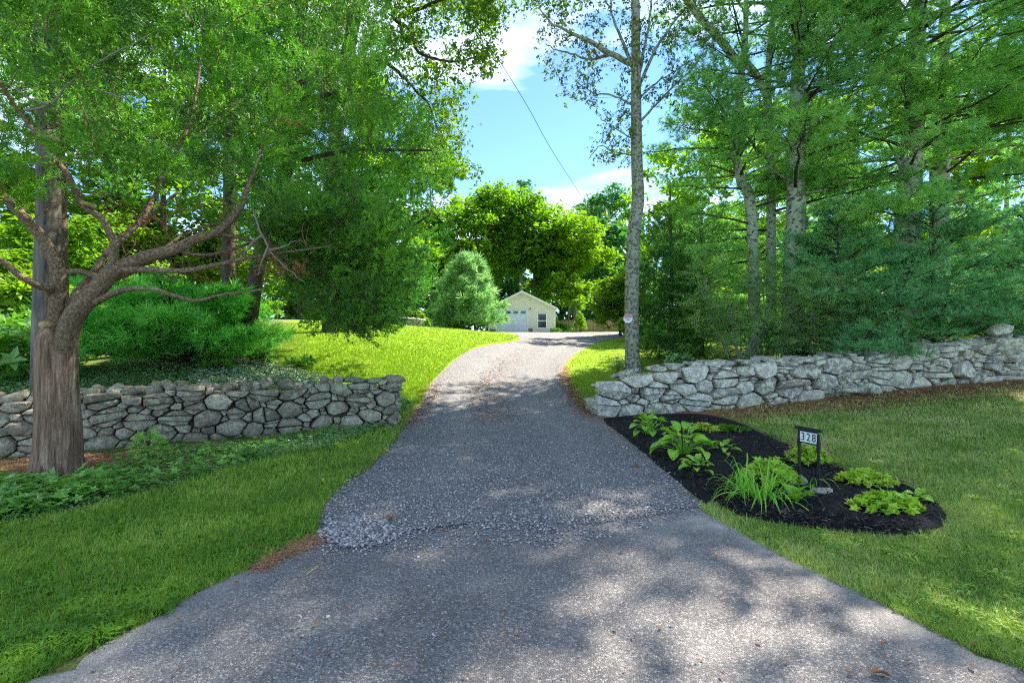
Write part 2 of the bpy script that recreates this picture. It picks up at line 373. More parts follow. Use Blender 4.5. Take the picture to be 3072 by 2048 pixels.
M['lawn'] = leafmat('lawn_blades', [(.0, (0.093, 0.186, 0.0093)), (.4, (0.158, 0.279, 0.0112)), (.8, (0.251, 0.353, 0.0205)), (1, (0.335, 0.372, 0.0558))], .35, (1.1, 1.15, .3), patch=.5, pscale=.9)
M['weed'] = leafmat('weed_leaves', [(.0, (.05, .14, .012)), (.5, (.09, .23, .018)), (1, (.16, .34, .03))], .35, (1.1, 1.3, .4), patch=.2)
M['ivy'] = leafmat('ivy_leaves', [(.0, (0.054, 0.135, 0.0338)), (.5, (0.121, 0.27, 0.0675)), (.85, (0.27, 0.459, 0.176)), (1, (0.567, 0.62, 0.459))], .25, (1.1, 1.3, .5), rough=.28, spec=.6, patch=.3)
M['creeper'] = leafmat('creeper_leaves', [(.0, (0.069, 0.166, 0.0276)), (.45, (0.152, 0.331, 0.0483)), (.8, (0.262, 0.497, 0.0828)), (1, (0.414, 0.607, 0.138))], .3, (1.1, 1.3, .5), rough=.35, spec=.5, patch=.3)
M['hosta'] = leafmat('hosta_leaves', [(.0, (0.176, 0.405, 0.027)), (.5, (0.297, 0.567, 0.0405)), (1, (0.459, 0.62, 0.0675))], .35, (1.1, 1.15, .4), rough=.38, spec=.45, patch=.15, pscale=6)
M['daylily'] = leafmat('daylily_blades', [(.0, (0.096, 0.304, 0.024)), (.5, (0.208, 0.528, 0.04)), (1, (0.416, 0.62, 0.08))], .35, (1.1, 1.2, .4), rough=.35, spec=.45, patch=.15)
M['lime'] = leafmat('lime_plant_leaves', [(.0, (0.204, 0.424, 0.0339)), (.5, (0.373, 0.62, 0.0508)), (1, (0.609, 0.62, 0.0847))], .35, (1.1, 1.15, .4), rough=.45, patch=.2, pscale=5)
M['ivyglint'] = leafmat('ivy_painted_glint', [(0, (.14, .25, .09)), (.5, (.32, .42, .24)), (1, (.58, .62, .50))], .2, (1.1, 1.2, .7), rough=.25, spec=.6, patch=.2)  # paler copy of the ivy: sun glints painted into the leaf colour
M['pink'] = leafmat('pink_petals', [(0, (.55, .12, .16)), (1, (.75, .28, .33))], .2, (1.1, .8, .8))
M['whiteflower'] = leafmat('white_petals', [(0, (.45, .42, .38)), (1, (.6, .57, .5))], .2, (1., 1., .9))
M['needles'] = leafmat('fallen_needles', [(0, (0.276, 0.121, 0.0633)), (.5, (0.437, 0.218, 0.115)), (1, (0.575, 0.356, 0.207))], .1, (1.1, 1, .8))
M['bark_cedar'] = barkmat('cedar_bark', (.06, .035, .022), (.23, .145, .09), (.48, .35, .235), 26, (1, 1, .07), bump=1., bd=.04)
M['bark_limb'] = barkmat('cedar_limb_bark', (.05, .028, .016), (.20, .14, .085), (.46, .35, .23), 42, (1, 1, 1), bump=1., bd=.03, lichen=(.26, .27, .15), lamt=.6, lscale=4)
M['bark_grey'] = barkmat('grey_bark', (.05, .042, .035), (.14, .12, .10), (.24, .21, .18), 8, (1, 1, .15), bump=.8)
M['bark_lichen'] = barkmat('lichen_bark', (.05, .045, .038), (.12, .11, .09), (.2, .19, .15), 12, (1, 1, .3), lichen=(.44, .49, .34), lamt=.43, lscale=9, bump=.7)
M['bark_slim'] = barkmat('slim_trunk_bark', (.05, .045, .035), (.13, .12, .09), (.2, .19, .14), 14, (1, 1, .35), lichen=(.34, .36, .26), lamt=.46, lscale=14, bump=.7)
M['bark_dark'] = barkmat('dark_bark', (.025, .02, .015), (.07, .055, .04), (.13, .10, .08), 8, (1, 1, .2), bump=.8)
M['twig'] = N('twig_bark').pbr((.12, .085, .06), .9, .1); M['twig_grey'] = N('grey_twig_bark').pbr((.20, .18, .15), .9, .1); M['twig_red'] = N('reddish_twig_bark').pbr((.17, .09, .055), .9, .1)
m = N('cut_wood'); M['cut'] = m.pbr(m.ramp(m.noise(14, 4), [(.3, (.22, .17, .06)), (.7, (.42, .36, .16))]), .8, .2)
def stonemat(name, cA, cB, cC, lich, lamt, needle=0):
    m = N(name); inf = m.n('ObjectInfo')
    base = m.ramp(inf.outputs['Random'], [(0, cA), (.5, cB), (1, cC)])
    f = m.noise(7, 8, .65, coord='Object', dist=.6); f2 = m.noise(38, 6, .7)
    col = m.mix(m.ramp(f, [(.3, 0.), (.7, 1.)]), m.mix(1., base, (.55, .55, .56), 'MULTIPLY'), m.mix(1., base, (1.25, 1.22, 1.15), 'MULTIPLY'))
    col = m.mix(m.ramp(f2, [(.44, 0.), (.62, .75)]), col, (.07, .065, .06))
    geo = m.n('TexCoord'); nn = m.n('TexNoise'); nn.inputs['Scale'].default_value = 9; nn.inputs['Detail'].default_value = 8; nn.inputs['Roughness'].default_value = .7
    g_ = m.n('NewGeometry'); m.l(g_.outputs['Position'], nn.inputs['Vector'])
    col = m.mix(m.ramp(nn.outputs['Fac'], [(lamt, 0.), (lamt + .09, .85)]), col, lich)
    h = m.math('ADD', m.math('MULTIPLY', f, .6), m.math('MULTIPLY', f2, .25))
    return m.pbr(col, .88, .2, m.bump(h, .9, .03))
M['stoneL'] = stonemat('fieldstone_brown_grey', (.22, .185, .135), (.38, .325, .235), (.52, .455, .34), (.40, .45, .27), .53)
M['stoneR'] = stonemat('fieldstone_lichen_grey', (.35, .325, .29), (.50, .465, .41), (.60, .56, .48), (.62, .64, .44), .48)
m = N('rubble'); M['rubble'] = m.pbr(m.ramp(m.noise(30, 5), [(.3, (.03, .022, .016)), (.7, (.11, .075, .05))]), .95, .1, m.bump(m.noise(40, 4), .8, .02))
# ground under the grass
m = N('ground_soil_grass')
ga = m.ramp(m.noise(1.3, 6, .6), [(.3, (.085, .14, .026)), (.5, (.16, .2, .05)), (.7, (.28, .25, .12))])
ga = m.mix(m.ramp(m.noise(55, 4, .7), [(.35, .75), (.6, 0.)]), ga, (.03, .035, .012))
lw = m.ramp(m.math('ADD', m.math('MULTIPLY', m.noise(.8, 5, .6), .6), m.math('MULTIPLY', m.noise(25, 4, .7), .4)), [(.3, (.12, .21, .010)), (.5, (.20, .31, .014)), (.72, (.30, .36, .05))])
col = m.mix(m.attr('lawn'), ga, lw)
lt = m.ramp(m.noise(90, 4, .7), [(.35, (.13, .06, .03)), (.65, (.34, .17, .09))])
lf = m.ramp(m.math('ADD', m.attr('litter'), m.math('MULTIPLY', m.math('SUBTRACT', m.noise(3.5, 6, .65), .5), 1.6)), [(.42, 0.), (.62, 1.)])
col = m.mix(lf, col, lt)
M['ground'] = m.pbr(col, .95, .1, m.bump(m.noise(60, 5, .7), .5, .03))
# gravel
m = N('gravel')
ce = m.voro(80, 'Color', stretch=(1, 1, .3)); sep = m.n('SeparateColor'); m.l(ce, sep.inputs[0])
gc = m.ramp(sep.outputs[0], [(0., (.09, .083, .078)), (.35, (.22, .203, .19)), (.7, (.36, .33, .305)), (1., (.55, .51, .47))])
ed = m.voro(80, 'Distance', feature='DISTANCE_TO_EDGE', stretch=(1, 1, .3))
gc = m.mix(m.ramp(ed, [(.0, .85), (.12, 0.)]), gc, (.02, .02, .022))
gc = m.mix(m.ramp(m.noise(1.6, 6, .65), [(.4, 0.), (.75, .35)]), gc, (.34, .32, .29))
lt = m.ramp(m.noise(120, 4, .7), [(.3, (.18, .11, .07)), (.7, (.42, .29, .2))])
lf = m.ramp(m.math('ADD', m.attr('litter'), m.math('MULTIPLY', m.math('SUBTRACT', m.noise(9, 8, .75), .5), 1.8)), [(.5, 0.), (.75, .8)])
gc = m.mix(lf, gc, lt)
gc = m.mix(m.math('MULTIPLY', m.attr('track'), m.ramp(m.noise(5, 5, .7), [(.3, .1), (.7, .5)])), gc, (.33, .305, .275))
M['gravel'] = m.pbr(gc, .85, .25, m.bump(m.voro(80, 'Distance', stretch=(1, 1, .3)), 1., -.02))
# asphalt with exposed aggregate
m = N('asphalt')
ce = m.voro(105, 'Color'); sep = m.n('SeparateColor'); m.l(ce, sep.inputs[0])
ac = m.ramp(sep.outputs[0], [(0., (.13, .115, .105)), (.5, (.215, .192, .177)), (.76, (.30, .27, .248)), (.9, (.43, .39, .35)), (1., (.58, .53, .47))])
ed = m.voro(105, 'Distance', feature='DISTANCE_TO_EDGE')
ac = m.mix(m.ramp(ed, [(.02, .7), (.14, 0.)]), ac, (.10, .09, .08))
ac = m.mix(m.ramp(m.noise(230, 3, .6), [(.55, 0.), (.7, .55)]), ac, (.36, .33, .30))
st = m.ramp(m.noise(.75, 5, .6, dist=.5), [(.42, 0.), (.68, .62)])
ac = m.mix(st, ac, m.mix(1., ac, (.62, .56, .56), 'MULTIPLY'))
ac = m.mix(m.ramp(m.noise(2.2, 6, .7), [(.5, 0.), (.8, .4)]), ac, (.30, .275, .25))
ac = m.mix(m.math('MULTIPLY', m.attr('dust'), m.ramp(m.noise(3, 6, .7), [(.3, .2), (.6, 1.)])), ac, (.36, .33, .29))
M['asphalt'] = m.pbr(ac, .8, .3, m.bump(m.voro(105, 'Distance'), .8, -.012))
m = N('gravel_stone'); M['pebble'] = m.pbr(m.ramp(m.attr('tint'), [(0., (.12, .11, .105)), (.4, (.25, .23, .215)), (.75, (.40, .37, .345)), (1., (.60, .56, .52))]), .8, .3)
m = N('dark_mulch')
M['mulch'] = m.pbr(m.ramp(m.noise(45, 6, .75, stretch=(1, .5, 1)), [(.35, (.004, .0035, .004)), (.62, (.016, .013, .013)), (.8, (.05, .04, .038))]), .8, .25, m.bump(m.noise(50, 5, .75, stretch=(1, .4, 1)), 1., .05))
m = N('mulch_chip'); M['chip'] = m.pbr(m.ramp(m.attr('tint'), [(0., (.006, .005, .006)), (.6, (.035, .026, .024)), (1., (.2, .14, .10))]), .7, .3)
def flat(name, c, r=.6, sp=.4, n=.0, metal=0):
    m = N(name)
    col = c if not n else m.ramp(m.noise(6, 6, .6), [(.3, tuple(x * (1 - n) for x in c)), (.7, tuple(min(1, x * (1 + n)) for x in c))])
    return m.pbr(col, r, sp, None, metal)
M['siding'] = flat('cream_vinyl_siding', (.72, .68, .54), .6, .2)
M['trim'] = flat('white_trim', (.78, .78, .76), .5, .4, .04); M['door'] = flat('white_garage_door', (.66, .70, .78), .45, .4, .03)
M['glass'] = flat('dark_window_glass', (.012, .014, .016), .08, .6); M['roof'] = flat('grey_shingles', (.10, .095, .09), .9, .2, .3)
M['concrete'] = flat('concrete', (.20, .19, .16), .9, .2, .2); M['black'] = flat('black_sign_paint', (.012, .013, .016), .38, .5, .2)
M['plate'] = flat('white_sign_plate', (.72, .76, .72), .35, .4, .03); M['ink'] = flat('black_numerals', (.008, .008, .01), .4, .4)
M['red'] = flat('red_sign_paint', (.62, .035, .025), .4, .4); M['signwhite'] = flat('sign_white', (.78, .78, .78), .4, .4); M['yellow'] = flat('sign_yellow', (.7, .55, .05), .4, .4)
m = N('weathered_stockade_wood'); io = m.n('ObjectInfo')
M['fence'] = m.pbr(m.mix(m.ramp(m.noise(14, 5, .6, stretch=(1, 1, .1)), [(.3, 0.), (.7, .4)]), m.ramp(io.outputs['Random'], [(0, (.22, .145, .095)), (1, (.36, .25, .17))]), (.12, .085, .06)), .9, .15)
M['cable'] = flat('cable', (.02, .02, .022), .6, .3); M['straw'] = flat('dry_straw', (.45, .34, .17), .9, .1); M['leafbrown'] = flat('dead_leaf', (.26, .10, .05), .9, .1, .3)
M['rock'] = stonemat('garden_rock', (.36, .33, .27), (.4, .37, .3), (.44, .4, .34), (.33, .34, .25), .62)

# ---------------------------------------------------------------- ground
LA, LB = np.array([-9.5, 5.31]), np.array([-2.17, 8.95])
RW = [np.array(p) for p in ((1.75, 9.9), (4.4, 10.2), (7.0, 10.5), (9.4, 10.9), (12.4, 11.25), (15.5, 11.7))]
def segdist(P, a, b):
    ab = b - a; t = np.clip(((P - a) @ ab) / (ab @ ab), 0, 1); return np.linalg.norm(P - (a + t[:, None] * ab), axis=1)
def polydist(P, pl): return np.min([segdist(P, np.asarray(pl[i]), np.asarray(pl[i + 1])) for i in range(len(pl) - 1)], axis=0)
GP = np.stack([_gx.ravel(), _gy.ravel()], 1)
GPF = GP
DRL = np.array([h1(a * S, b * S)[:2] for a, b in ((735,1235),(748,1158),(800,1108),(880,1048),(938,962),(965,930),(990,880),(1040,830),(1100,797),(1160,785))])
DRR = np.array([h1(a * S, b * S)[:2] for a, b in ((1612,1165),(1560,1110),(1500,1060),(1440,1010),(1385,960),(1350,945),(1320,920),(1298,870),(1296,842),(1335,805),(1360,790))])
def litter_of(P):
    d = polydist(P, RW); front = P[:, 1] < np.interp(P[:, 0], [p[0] for p in RW], [p[1] for p in RW])
    a = np.where(front, np.exp(-(d / .95) ** 2) * np.interp(P[:, 0], [2, 4, 8, 14], [.45, .8, 1.05, 1.1]), 0)
    b = .95 * np.exp(-((P[:, 0] + 5.1) ** 2 + ((P[:, 1] - 5.9) * 1.2) ** 2) / 1.5 ** 2)
    c = .85 * np.exp(-(polydist(P, DRR[4:9]) / .18) ** 2)
    e = .55 * np.exp(-(polydist(P, DRL[4:9]) / .14) ** 2)
    s = .4 * ((P[:, 0] > 4) & ~front & (P[:, 1] < 19))
    return np.clip(np.maximum.reduce([a, b, c, e, s, .2 * (front & (P[:, 0] > 1.5) & (P[:, 1] > 0))]), 0, 1.1)
def lawn_of(P):
    yy = np.interp(P[:, 0], [-9.5, -2.17, 1.75, 12.4], [5.31, 8.95, 10, 11.3])
    return np.clip((P[:, 1] - yy - .3) / 1.5, 0, 1) * np.clip((P[:, 0] + .49 * P[:, 1]) / .8, 0, 1)
V = np.stack([_gx.ravel(), _gy.ravel(), GZ.ravel()], 1)
nx, ny = len(GX), len(GY); i = np.arange(ny - 1)[:, None] * nx + np.arange(nx - 1)[None]
Q = np.stack([i, i + 1, i + 1 + nx, i + nx], -1).reshape(-1, 4)
o = obj('ground', V, Q, M['ground'], smooth=True, attrs={'litter': litter_of(GP), 'lawn': lawn_of(GP)}); tag(o, kind='structure')

def loft(name, Lp, Rp, nu, nv, mat, lift, attrs_fn=None, jit=0.):
    Lp = spline(Lp, nv) if nv > 1 else np.asarray(Lp); Rp = spline(Rp, nv) if nv > 1 else np.asarray(Rp)
    def resamp(P, n):
        d = np.r_[0, np.cumsum(np.linalg.norm(np.diff(P, axis=0), axis=1))]; t = np.linspace(0, d[-1], n)
        return np.stack([np.interp(t, d, P[:, 0]), np.interp(t, d, P[:, 1])], 1)
    n = max(len(Lp), len(Rp)); Lp = resamp(Lp, n); Rp = resamp(Rp, n)
    if jit:
        Lp = Lp + rng.normal(size=Lp.shape) * jit; Rp = Rp + rng.normal(size=Rp.shape) * jit
    u = np.linspace(0, 1, nu)[None, :, None]; P = Lp[:, None] * (1 - u) + Rp[:, None] * u
    z = g(P[..., 0], P[..., 1]) + (lift(np.broadcast_to(u[..., 0], P.shape[:2])) if callable(lift) else lift)
    V = np.concatenate([P, z[..., None]], -1).reshape(-1, 3)
    i = np.arange(n - 1)[:, None] * nu + np.arange(nu - 1)[None]
    Q = np.stack([i, i + 1, i + 1 + nu, i + nu], -1).reshape(-1, 4)
    at = attrs_fn(V, np.broadcast_to(u[..., 0], (n, nu)).ravel()) if attrs_fn else {}
    o = obj(name, V, Q, mat, smooth=True, attrs=at); tag(o, kind='structure'); return o
# asphalt apron and the road it joins
aL = [(-14, -3.5), (-9, 0.2), (-5.6, .9)] + [h1(a * S, b * S)[:2] for a, b in ((40,1568),(180,1500),(350,1420),(450,1360),(580,1300),(700,1240),(745,1200),(790,1120))]
aR = [(14, -3.5), (8, .6), (5.0, 1.3)] + [h1(a * S, b * S)[:2] for a, b in ((2352,1530),(2200,1470),(2000,1370),(1850,1300),(1700,1220),(1612,1172),(1545,1110))]
def dust(V, u):
    return {'dust': np.clip(np.exp(-(np.minimum(u, 1 - u) / .05) ** 2) * .8 + np.exp(-((V[:, 1] - 4.25) / .35) ** 2) * .8, 0, 1)}
loft('asphalt_apron', aL, aR, 90, 8, M['asphalt'], lambda u: .004 + .008 * np.clip(np.minimum(u, 1 - u) / .02, 0, 1), dust, .008)
q = QB(); q.add([(-60, -12, .02), (60, -12, .02), (60, -3.4, .014), (-60, -3.4, .014)], [(0, 1, 2, 3)]); 
rd = q.build('road', M['asphalt'], smooth=False); tag(rd, kind='structure')
# gravel drive
ext = [(-3.3, 34.), (-3.6, 40.), (-3.2, 43.1)]
gL = [p for p in DRL[:1]] + [p for p in DRL[1:9]] + [h1(1180*S, 783*S)[:2], h1(1192*S, 776*S)[:2], (-.6, 38.), (-1.65, 43.0)]
extR = [h1(1385*S, 783*S)[:2], (6.5, 25.), (10, 27.), (14, 29.), (14, 34.), (8.5, 36.5), (5.0, 39.), (4.4, 43.1)]
gR = [p for p in DRR[:10]] + extR
def glit(V, u):
    x, y = V[:, 0], V[:, 1]
    c = .5 * np.exp(-((u - .5) / .13) ** 2) * np.clip((y - 8) / 3, 0, 1) * np.clip((24 - y) / 6, 0, 1)
    e = .85 * np.exp(-((1 - u) / .07) ** 2) * np.clip((y - 6.5) / 2, 0, 1) * np.clip((20 - y) / 6, 0, 1)
    f = .6 * np.exp(-(u / .06) ** 2) * np.clip((y - 6) / 2, 0, 1)
    return {'litter': np.maximum.reduce([c, e, f]), 'track': np.exp(-((u - .27) / .09) ** 2) + np.exp(-((u - .73) / .09) ** 2)}
loft('gravel_drive', gL, gR, 60, 10, M['gravel'], lambda u: .007 + .019 * np.clip(np.minimum(u, 1 - u) / .05, 0, 1) ** .6, glit, .01)
SEAM = [h1(a * S, b * S)[:2] for a, b in ((735,1238),(800,1262),(880,1252),(950,1225),(1100,1215),(1250,1226),(1400,1202),(1540,1182),(1612,1168))]
SB = [h1(a * S, b * S)[:2] + np.array([0, .4]) for a, b in ((735,1225),(800,1200),(880,1190),(950,1190),(1100,1190),(1250,1190),(1400,1180),(1540,1170),(1600,1160))]
loft('gravel_lip', SEAM, SB, 14, 8, M['gravel'], lambda u: .0132 + .0155 * np.clip(u * 2.2, 0, 1), lambda V, u: {'litter': np.zeros(len(V))}, .012)
# mulch bed
BED = np.array([h1(a * S, b * S)[:2] for a, b in ((1385,962),(1440,955),(1520,952),(1600,950),(1680,965),(1760,1000),(1850,1040),(1940,1080),(2060,1108),(2130,1140),(2172,1185),(2155,1212),(2080,1228),(1960,1222),(1850,1210),(1760,1195),(1690,1180),(1620,1153),(1560,1108),(1500,1058),(1440,1008),(1392,975))])
bs = spline(np.vstack([BED, BED[:1]]), 5)[:-1]; bs = bs + rng.normal(size=bs.shape) * .008
mid = np.array([np.interp(bs[:, 1], [BED[:,1].min(), BED[:,1].max()], [4.2, 1.6]), bs[:, 1] * .0 + np.clip(bs[:, 1], BED[:,1].min() + .5, BED[:,1].max() - .5)]).T
mid = .5 * (mid + bs.mean(0)) * .0 + np.stack([np.interp(mid[:, 1], [4.3, 5.2, 6.5, 8.0, 9.2], [3.9, 3.2, 2.75, 2.35, 2.1]), mid[:, 1]], 1)
rows = []; K = 9
for k in range(K):
    t = k / (K - 1); P = bs * (1 - t) + mid * t
    rows.append(np.column_stack([P, g(P[:, 0], P[:, 1]) + .012 + .055 * math.sin(t * 1.57) ** .7 + rng.normal(size=len(P)) * .005 * (t > 0)]))
V = np.concatenate(rows); n = len(bs); i = np.arange(K - 1)[:, None] * n; j = np.arange(n)[None]; k2 = (j + 1) % n
Q = np.stack([i + j, i + k2, i + n + k2, i + n + j], -1).reshape(-1, 4)
o = obj('mulch_bed', V, Q, M['mulch'], smooth=True); tag(o, kind='structure')

# ---------------------------------------------------------------- stone walls
def clip(poly, nrm, c):      # keep nrm.x <= c
    out = []; n = len(poly)
    for i in range(n):
        a, b = poly[i], poly[(i + 1) % n]; da = a @ nrm - c; db = b @ nrm - c
        if da <= 0: out.append(a)
        if da * db < 0: out.append(a + (b - a) * (da / (da - db)))
    return out
def pack(Lw, H, rmin, rmax, an, seed, slab=.35):
    r_ = np.random.default_rng(seed); sites = []; hmax = max(H(u) for u in np.linspace(0, Lw, 40))
    for lvl in np.linspace(1, 0, 26):
        r = rmin + (rmax - rmin) * lvl ** 1.6
        for _ in range(int(260 if lvl > .3 else 520)):
            p = np.array([r_.random() * Lw / an, r_.random() * hmax])
            if p[1] > H(p[0] * an) - r * .3: continue
            if all((p[0] - s[0]) ** 2 + (p[1] - s[1]) ** 2 > (r + s[2]) ** 2 * .82 for s in sites): sites.append((p[0], p[1], r))
    cells = []
    A = np.array(sites)
    for i, s in enumerate(sites):
        p = A[i, :2]; hh = H(p[0] * an)
        poly = [np.array(v) for v in ((0, -.06), (Lw / an, -.06), (Lw / an, hmax + .1), (0, hmax + .1))]
        poly = clip(poly, np.array([r_.normal() * .12, 1.]), hh + p[0] * 0 + r_.uniform(-.02, .03)) if False else clip(poly, np.array([0., 1.]), hh + r_.uniform(-.03, .03))
        d = np.linalg.norm(A[:, :2] - p, axis=1)
        for j in np.argsort(d)[1:22]:
            q = A[j, :2]; nn = (q - p); c = (q @ q - p @ p + A[i, 2] ** 2 - A[j, 2] ** 2) / 2
            poly = clip(poly, nn, c)
            if len(poly) < 3: break
        if len(poly) < 3: continue
        parts = [poly]; hgt = np.ptp(np.array(poly)[:, 1]); 
        if hgt > .13 and r_.random() < slab:
            ks = 2 if hgt < .2 or r_.random() < .6 else 3; parts = []; lo = poly; y0 = min(v[1] for v in poly)
            for q in range(1, ks):
                nn = np.array([r_.normal() * .16, 1.]); cc = nn @ np.array([p[0], y0 + hgt * q / ks + r_.normal() * .012])
                parts.append(clip(lo, nn, cc)); lo = clip(lo, -nn, -cc)
            parts.append(lo)
        elif r_.random() < .12 and hgt > .1:
            nn = np.array([1., r_.normal() * .5]); cc = nn @ p; parts = [clip(poly, nn, cc), clip(poly, -nn, -cc)]
        for pl in parts:
            if len(pl) < 3: continue
            q = np.array(pl) * np.array([an, 1.]); x, y = q[:, 0].copy(), q[:, 1].copy()
            q[:, 0] = x + .035 * np.sin(11 * y + 2.3 * x) * np.clip(y * 5, 0, 1); q[:, 1] = y + np.clip(y * 5, 0, 1) * (.022 * np.sin(4.1 * x + 5 * y) + .014 * np.sin(10.7 * x + 2)); q[:, 0] = np.clip(q[:, 0], 0, Lw)
            cells.append(q)
    return cells
def hullstone(r_, sx, sy, sz, n=20, pw=.75):
    d = unit(r_.normal(size=(n, 3))); s = np.sign(d) * np.abs(d) ** pw
    P = s * np.array([sx, sy, sz]) * (1 + r_.normal(size=(n, 1)) * .08)
    bm = bmesh.new(); vs = [bm.verts.new(p) for p in P]; rr = bmesh.ops.convex_hull(bm, input=vs)
    bmesh.ops.delete(bm, geom=[v for v in bm.verts if not v.link_faces], context='VERTS')
    me = bpy.data.meshes.new('stone'); bm.to_mesh(me); bm.free()
    return me
def smooth_me(me, ang=50):
    me.polygons.foreach_set('use_smooth', np.ones(len(me.polygons), bool))
    me.set_sharp_from_angle(angle=R_(ang))
def stone_wall(name, label, path, H, mat, seed, rmin, rmax, an, th, capn, capsz, round_, group=None):
    path = np.array(path); seg = np.r_[0, np.cumsum(np.linalg.norm(np.diff(path, axis=0), axis=1))]; Lw = seg[-1]
    P_ = lambda u: np.array([np.interp(u, seg, path[:, 0]), np.interp(u, seg, path[:, 1])])
    t0 = (path[-1] - path[0]) / np.linalg.norm(path[-1] - path[0]); nf = np.array([t0[1], -t0[0]])   # front normal, towards the road
    r_ = np.random.default_rng(seed + 5)
    base = (*P_(0), float(g(*P_(0)))); root = thing(name, label, 'stone wall', base, group); cells = pack(Lw, H, rmin, rmax, an, seed)
    lean = r_.normal(size=400) * .0
    for ci, c in enumerate(cells):
        cen = c.mean(0); rad = np.sqrt(np.abs(np.sum(c[:, 0] * np.roll(c[:, 1], -1) - np.roll(c[:, 0], -1) * c[:, 1])) / 2 / np.pi)
        if rad < .022: continue
        while len(c) > 7:
            e = np.linalg.norm(c - np.roll(c, -1, 0), axis=1); c = np.delete(c, np.argmin(e), 0)
        # corner cutting: rounds the outline
        k = .12 if round_ else .08
        c2 = []
        for a, b in zip(c, np.roll(c, -1, 0)): c2 += [a * (1 - k) + b * k, a * k + b * (1 - k)]
        c = np.array(c2)
        while len(c) > 10:
            e = np.linalg.norm(c - np.roll(c, -1, 0), axis=1); i = np.argmin(e); c[(i + 1) % len(c)] = .5 * (c[i] + c[(i + 1) % len(c)]); c = np.delete(c, i, 0)
        c = cen + (c - cen) * (1 - (r_.uniform(.001, .009) if round_ else r_.uniform(.004, .014)) / rad) * (1 + r_.normal(size=(len(c), 1)) * .02)
        n = len(c); pr = min(.11, rad * r_.uniform(.3, .8)); tilt = r_.normal(size=2) * (.12 if round_ else .28)
        off = r_.normal() * .026; fs = r_.uniform(.66, .8) if round_ else r_.uniform(.72, .88)
        fc = cen + r_.normal(size=2) * rad * .08
        rings = [(cen + (c - cen) * .86, -r_.uniform(.16, .3)), (c, -.035 + off), (cen + (c - cen) * .94, pr * .6 + off), (fc + (c - cen) * fs, pr + off)]
        V = []
        for q, d in rings:
            for a in q:
                dd = d + (tilt @ (a - cen) if d > 0 else 0) + (r_.normal() * .006 if d > -.1 else 0)
                b = P_(a[0]); V.append((b[0] + nf[0] * dd, b[1] + nf[1] * dd, float(g(*P_(a[0]))) + a[1]))
        dd = pr * (1.12 if round_ else 1.02) + off + 0.; b = P_(fc[0]); V.append((b[0] + nf[0] * dd, b[1] + nf[1] * dd, float(g(*b)) + fc[1]))
        V = np.array(V); ctr = np.array([*P_(cen[0]), float(g(*P_(cen[0]))) + cen[1]])
        Qs = [(r0 * n + j, r0 * n + (j + 1) % n, (r0 + 1) * n + (j + 1) % n, (r0 + 1) * n + j) for r0 in range(3) for j in range(n)]
        Ts = [(3 * n + j, 3 * n + (j + 1) % n, 4 * n) for j in range(n)]
        me = mkmesh('stone', V - ctr, [np.array(Qs), np.array(Ts)]); smooth_me(me, 48 if round_ else 34); me.materials.append(mat)
        o = bpy.data.objects.new('stone', me); COL.objects.link(o); o.parent = root; o.location = ctr - np.array(base)
    nst = len(cells)
    # core, so that no light leaks through the joints
    us = np.linspace(.12, Lw - .1, 60); V = []
    for u in us:
        b = P_(u); z = float(g(*b)); hh = max(.05, H(u) - .10)
        for dd, zz in ((-.10, z - .2), (-.10, z + hh), (-th + .03, z + hh - .03), (-th + .03, z - .2)): V.append((b[0] + nf[0] * dd, b[1] + nf[1] * dd, zz))
    n = len(us); Q = [(i * 4 + j, i * 4 + (j + 1) % 4, (i + 1) * 4 + (j + 1) % 4, (i + 1) * 4 + j) for i in range(n - 1) for j in range(4)] + [(0, 1, 2, 3), ((n - 1) * 4, (n - 1) * 4 + 1, (n - 1) * 4 + 2, (n - 1) * 4 + 3)]
    obj('rubble_core', V, np.array(Q), M['rubble'], root)
    # cap stones laid across the top
    u = .1
    protos = [hullstone(r_, .5, .5, .5, 22, .7 if round_ else .5) for _ in range(10)]
    for me in protos: smooth_me(me, 60 if round_ else 35); me.materials.append(mat)
    while u < Lw - .05:
        for row in (0, 1):
            a, b_, c_ = capsz(r_, u); P0 = P_(u + a * .5 + r_.normal() * .03); dd = (-.06 - b_ * .45) if row == 0 else (-th + .1)
            o = bpy.data.objects.new('cap_stone', r_.choice(protos)); COL.objects.link(o); o.parent = root
            o.scale = (a, b_, c_); o.rotation_euler = (r_.normal() * .12, r_.normal() * .12, math.atan2(t0[1], t0[0]) + r_.normal() * .3)
            o.location = np.array([P0[0] + nf[0] * dd, P0[1] + nf[1] * dd, float(g(*P0)) + H(u + a * .5) + c_ * r_.uniform(.1, .3)]) - np.array(base)
        nst += 2; u += a * r_.uniform(.85, 1.25)
    # end stones closing the head of the wall
    for ue, sg in ((0., -1), (Lw, 1)):
        z = 0.
        while z < H(min(max(ue, .02), Lw - .02)) - .03:
            hgt = r_.uniform(.06, .13); b = P_(ue)
            for dd in (-.12, -.38):
                o = bpy.data.objects.new('end_stone', r_.choice(protos)); COL.objects.link(o); o.parent = root
                o.scale = (r_.uniform(.3, .42), r_.uniform(.28, .36), hgt * 1.25); o.rotation_euler = (r_.normal() * .06, r_.normal() * .06, math.atan2(t0[1], t0[0]) + r_.normal() * .2)
                o.location = np.array([b[0] + nf[0] * dd - sg * t0[0] * r_.uniform(.02, .12), b[1] + nf[1] * dd - sg * t0[1] * r_.uniform(.02, .12), float(g(*b)) + z + hgt / 2]) - np.array(base)
                nst += 1
            z += hgt
    print(name, 'stones', nst)
    return root
Hl = lambda u: .78 + .03 * math.sin(u * 2.1) + .02 * math.sin(u * 5.3 + 1) + .05 * max(0, (u - 5.5) / 1.5)
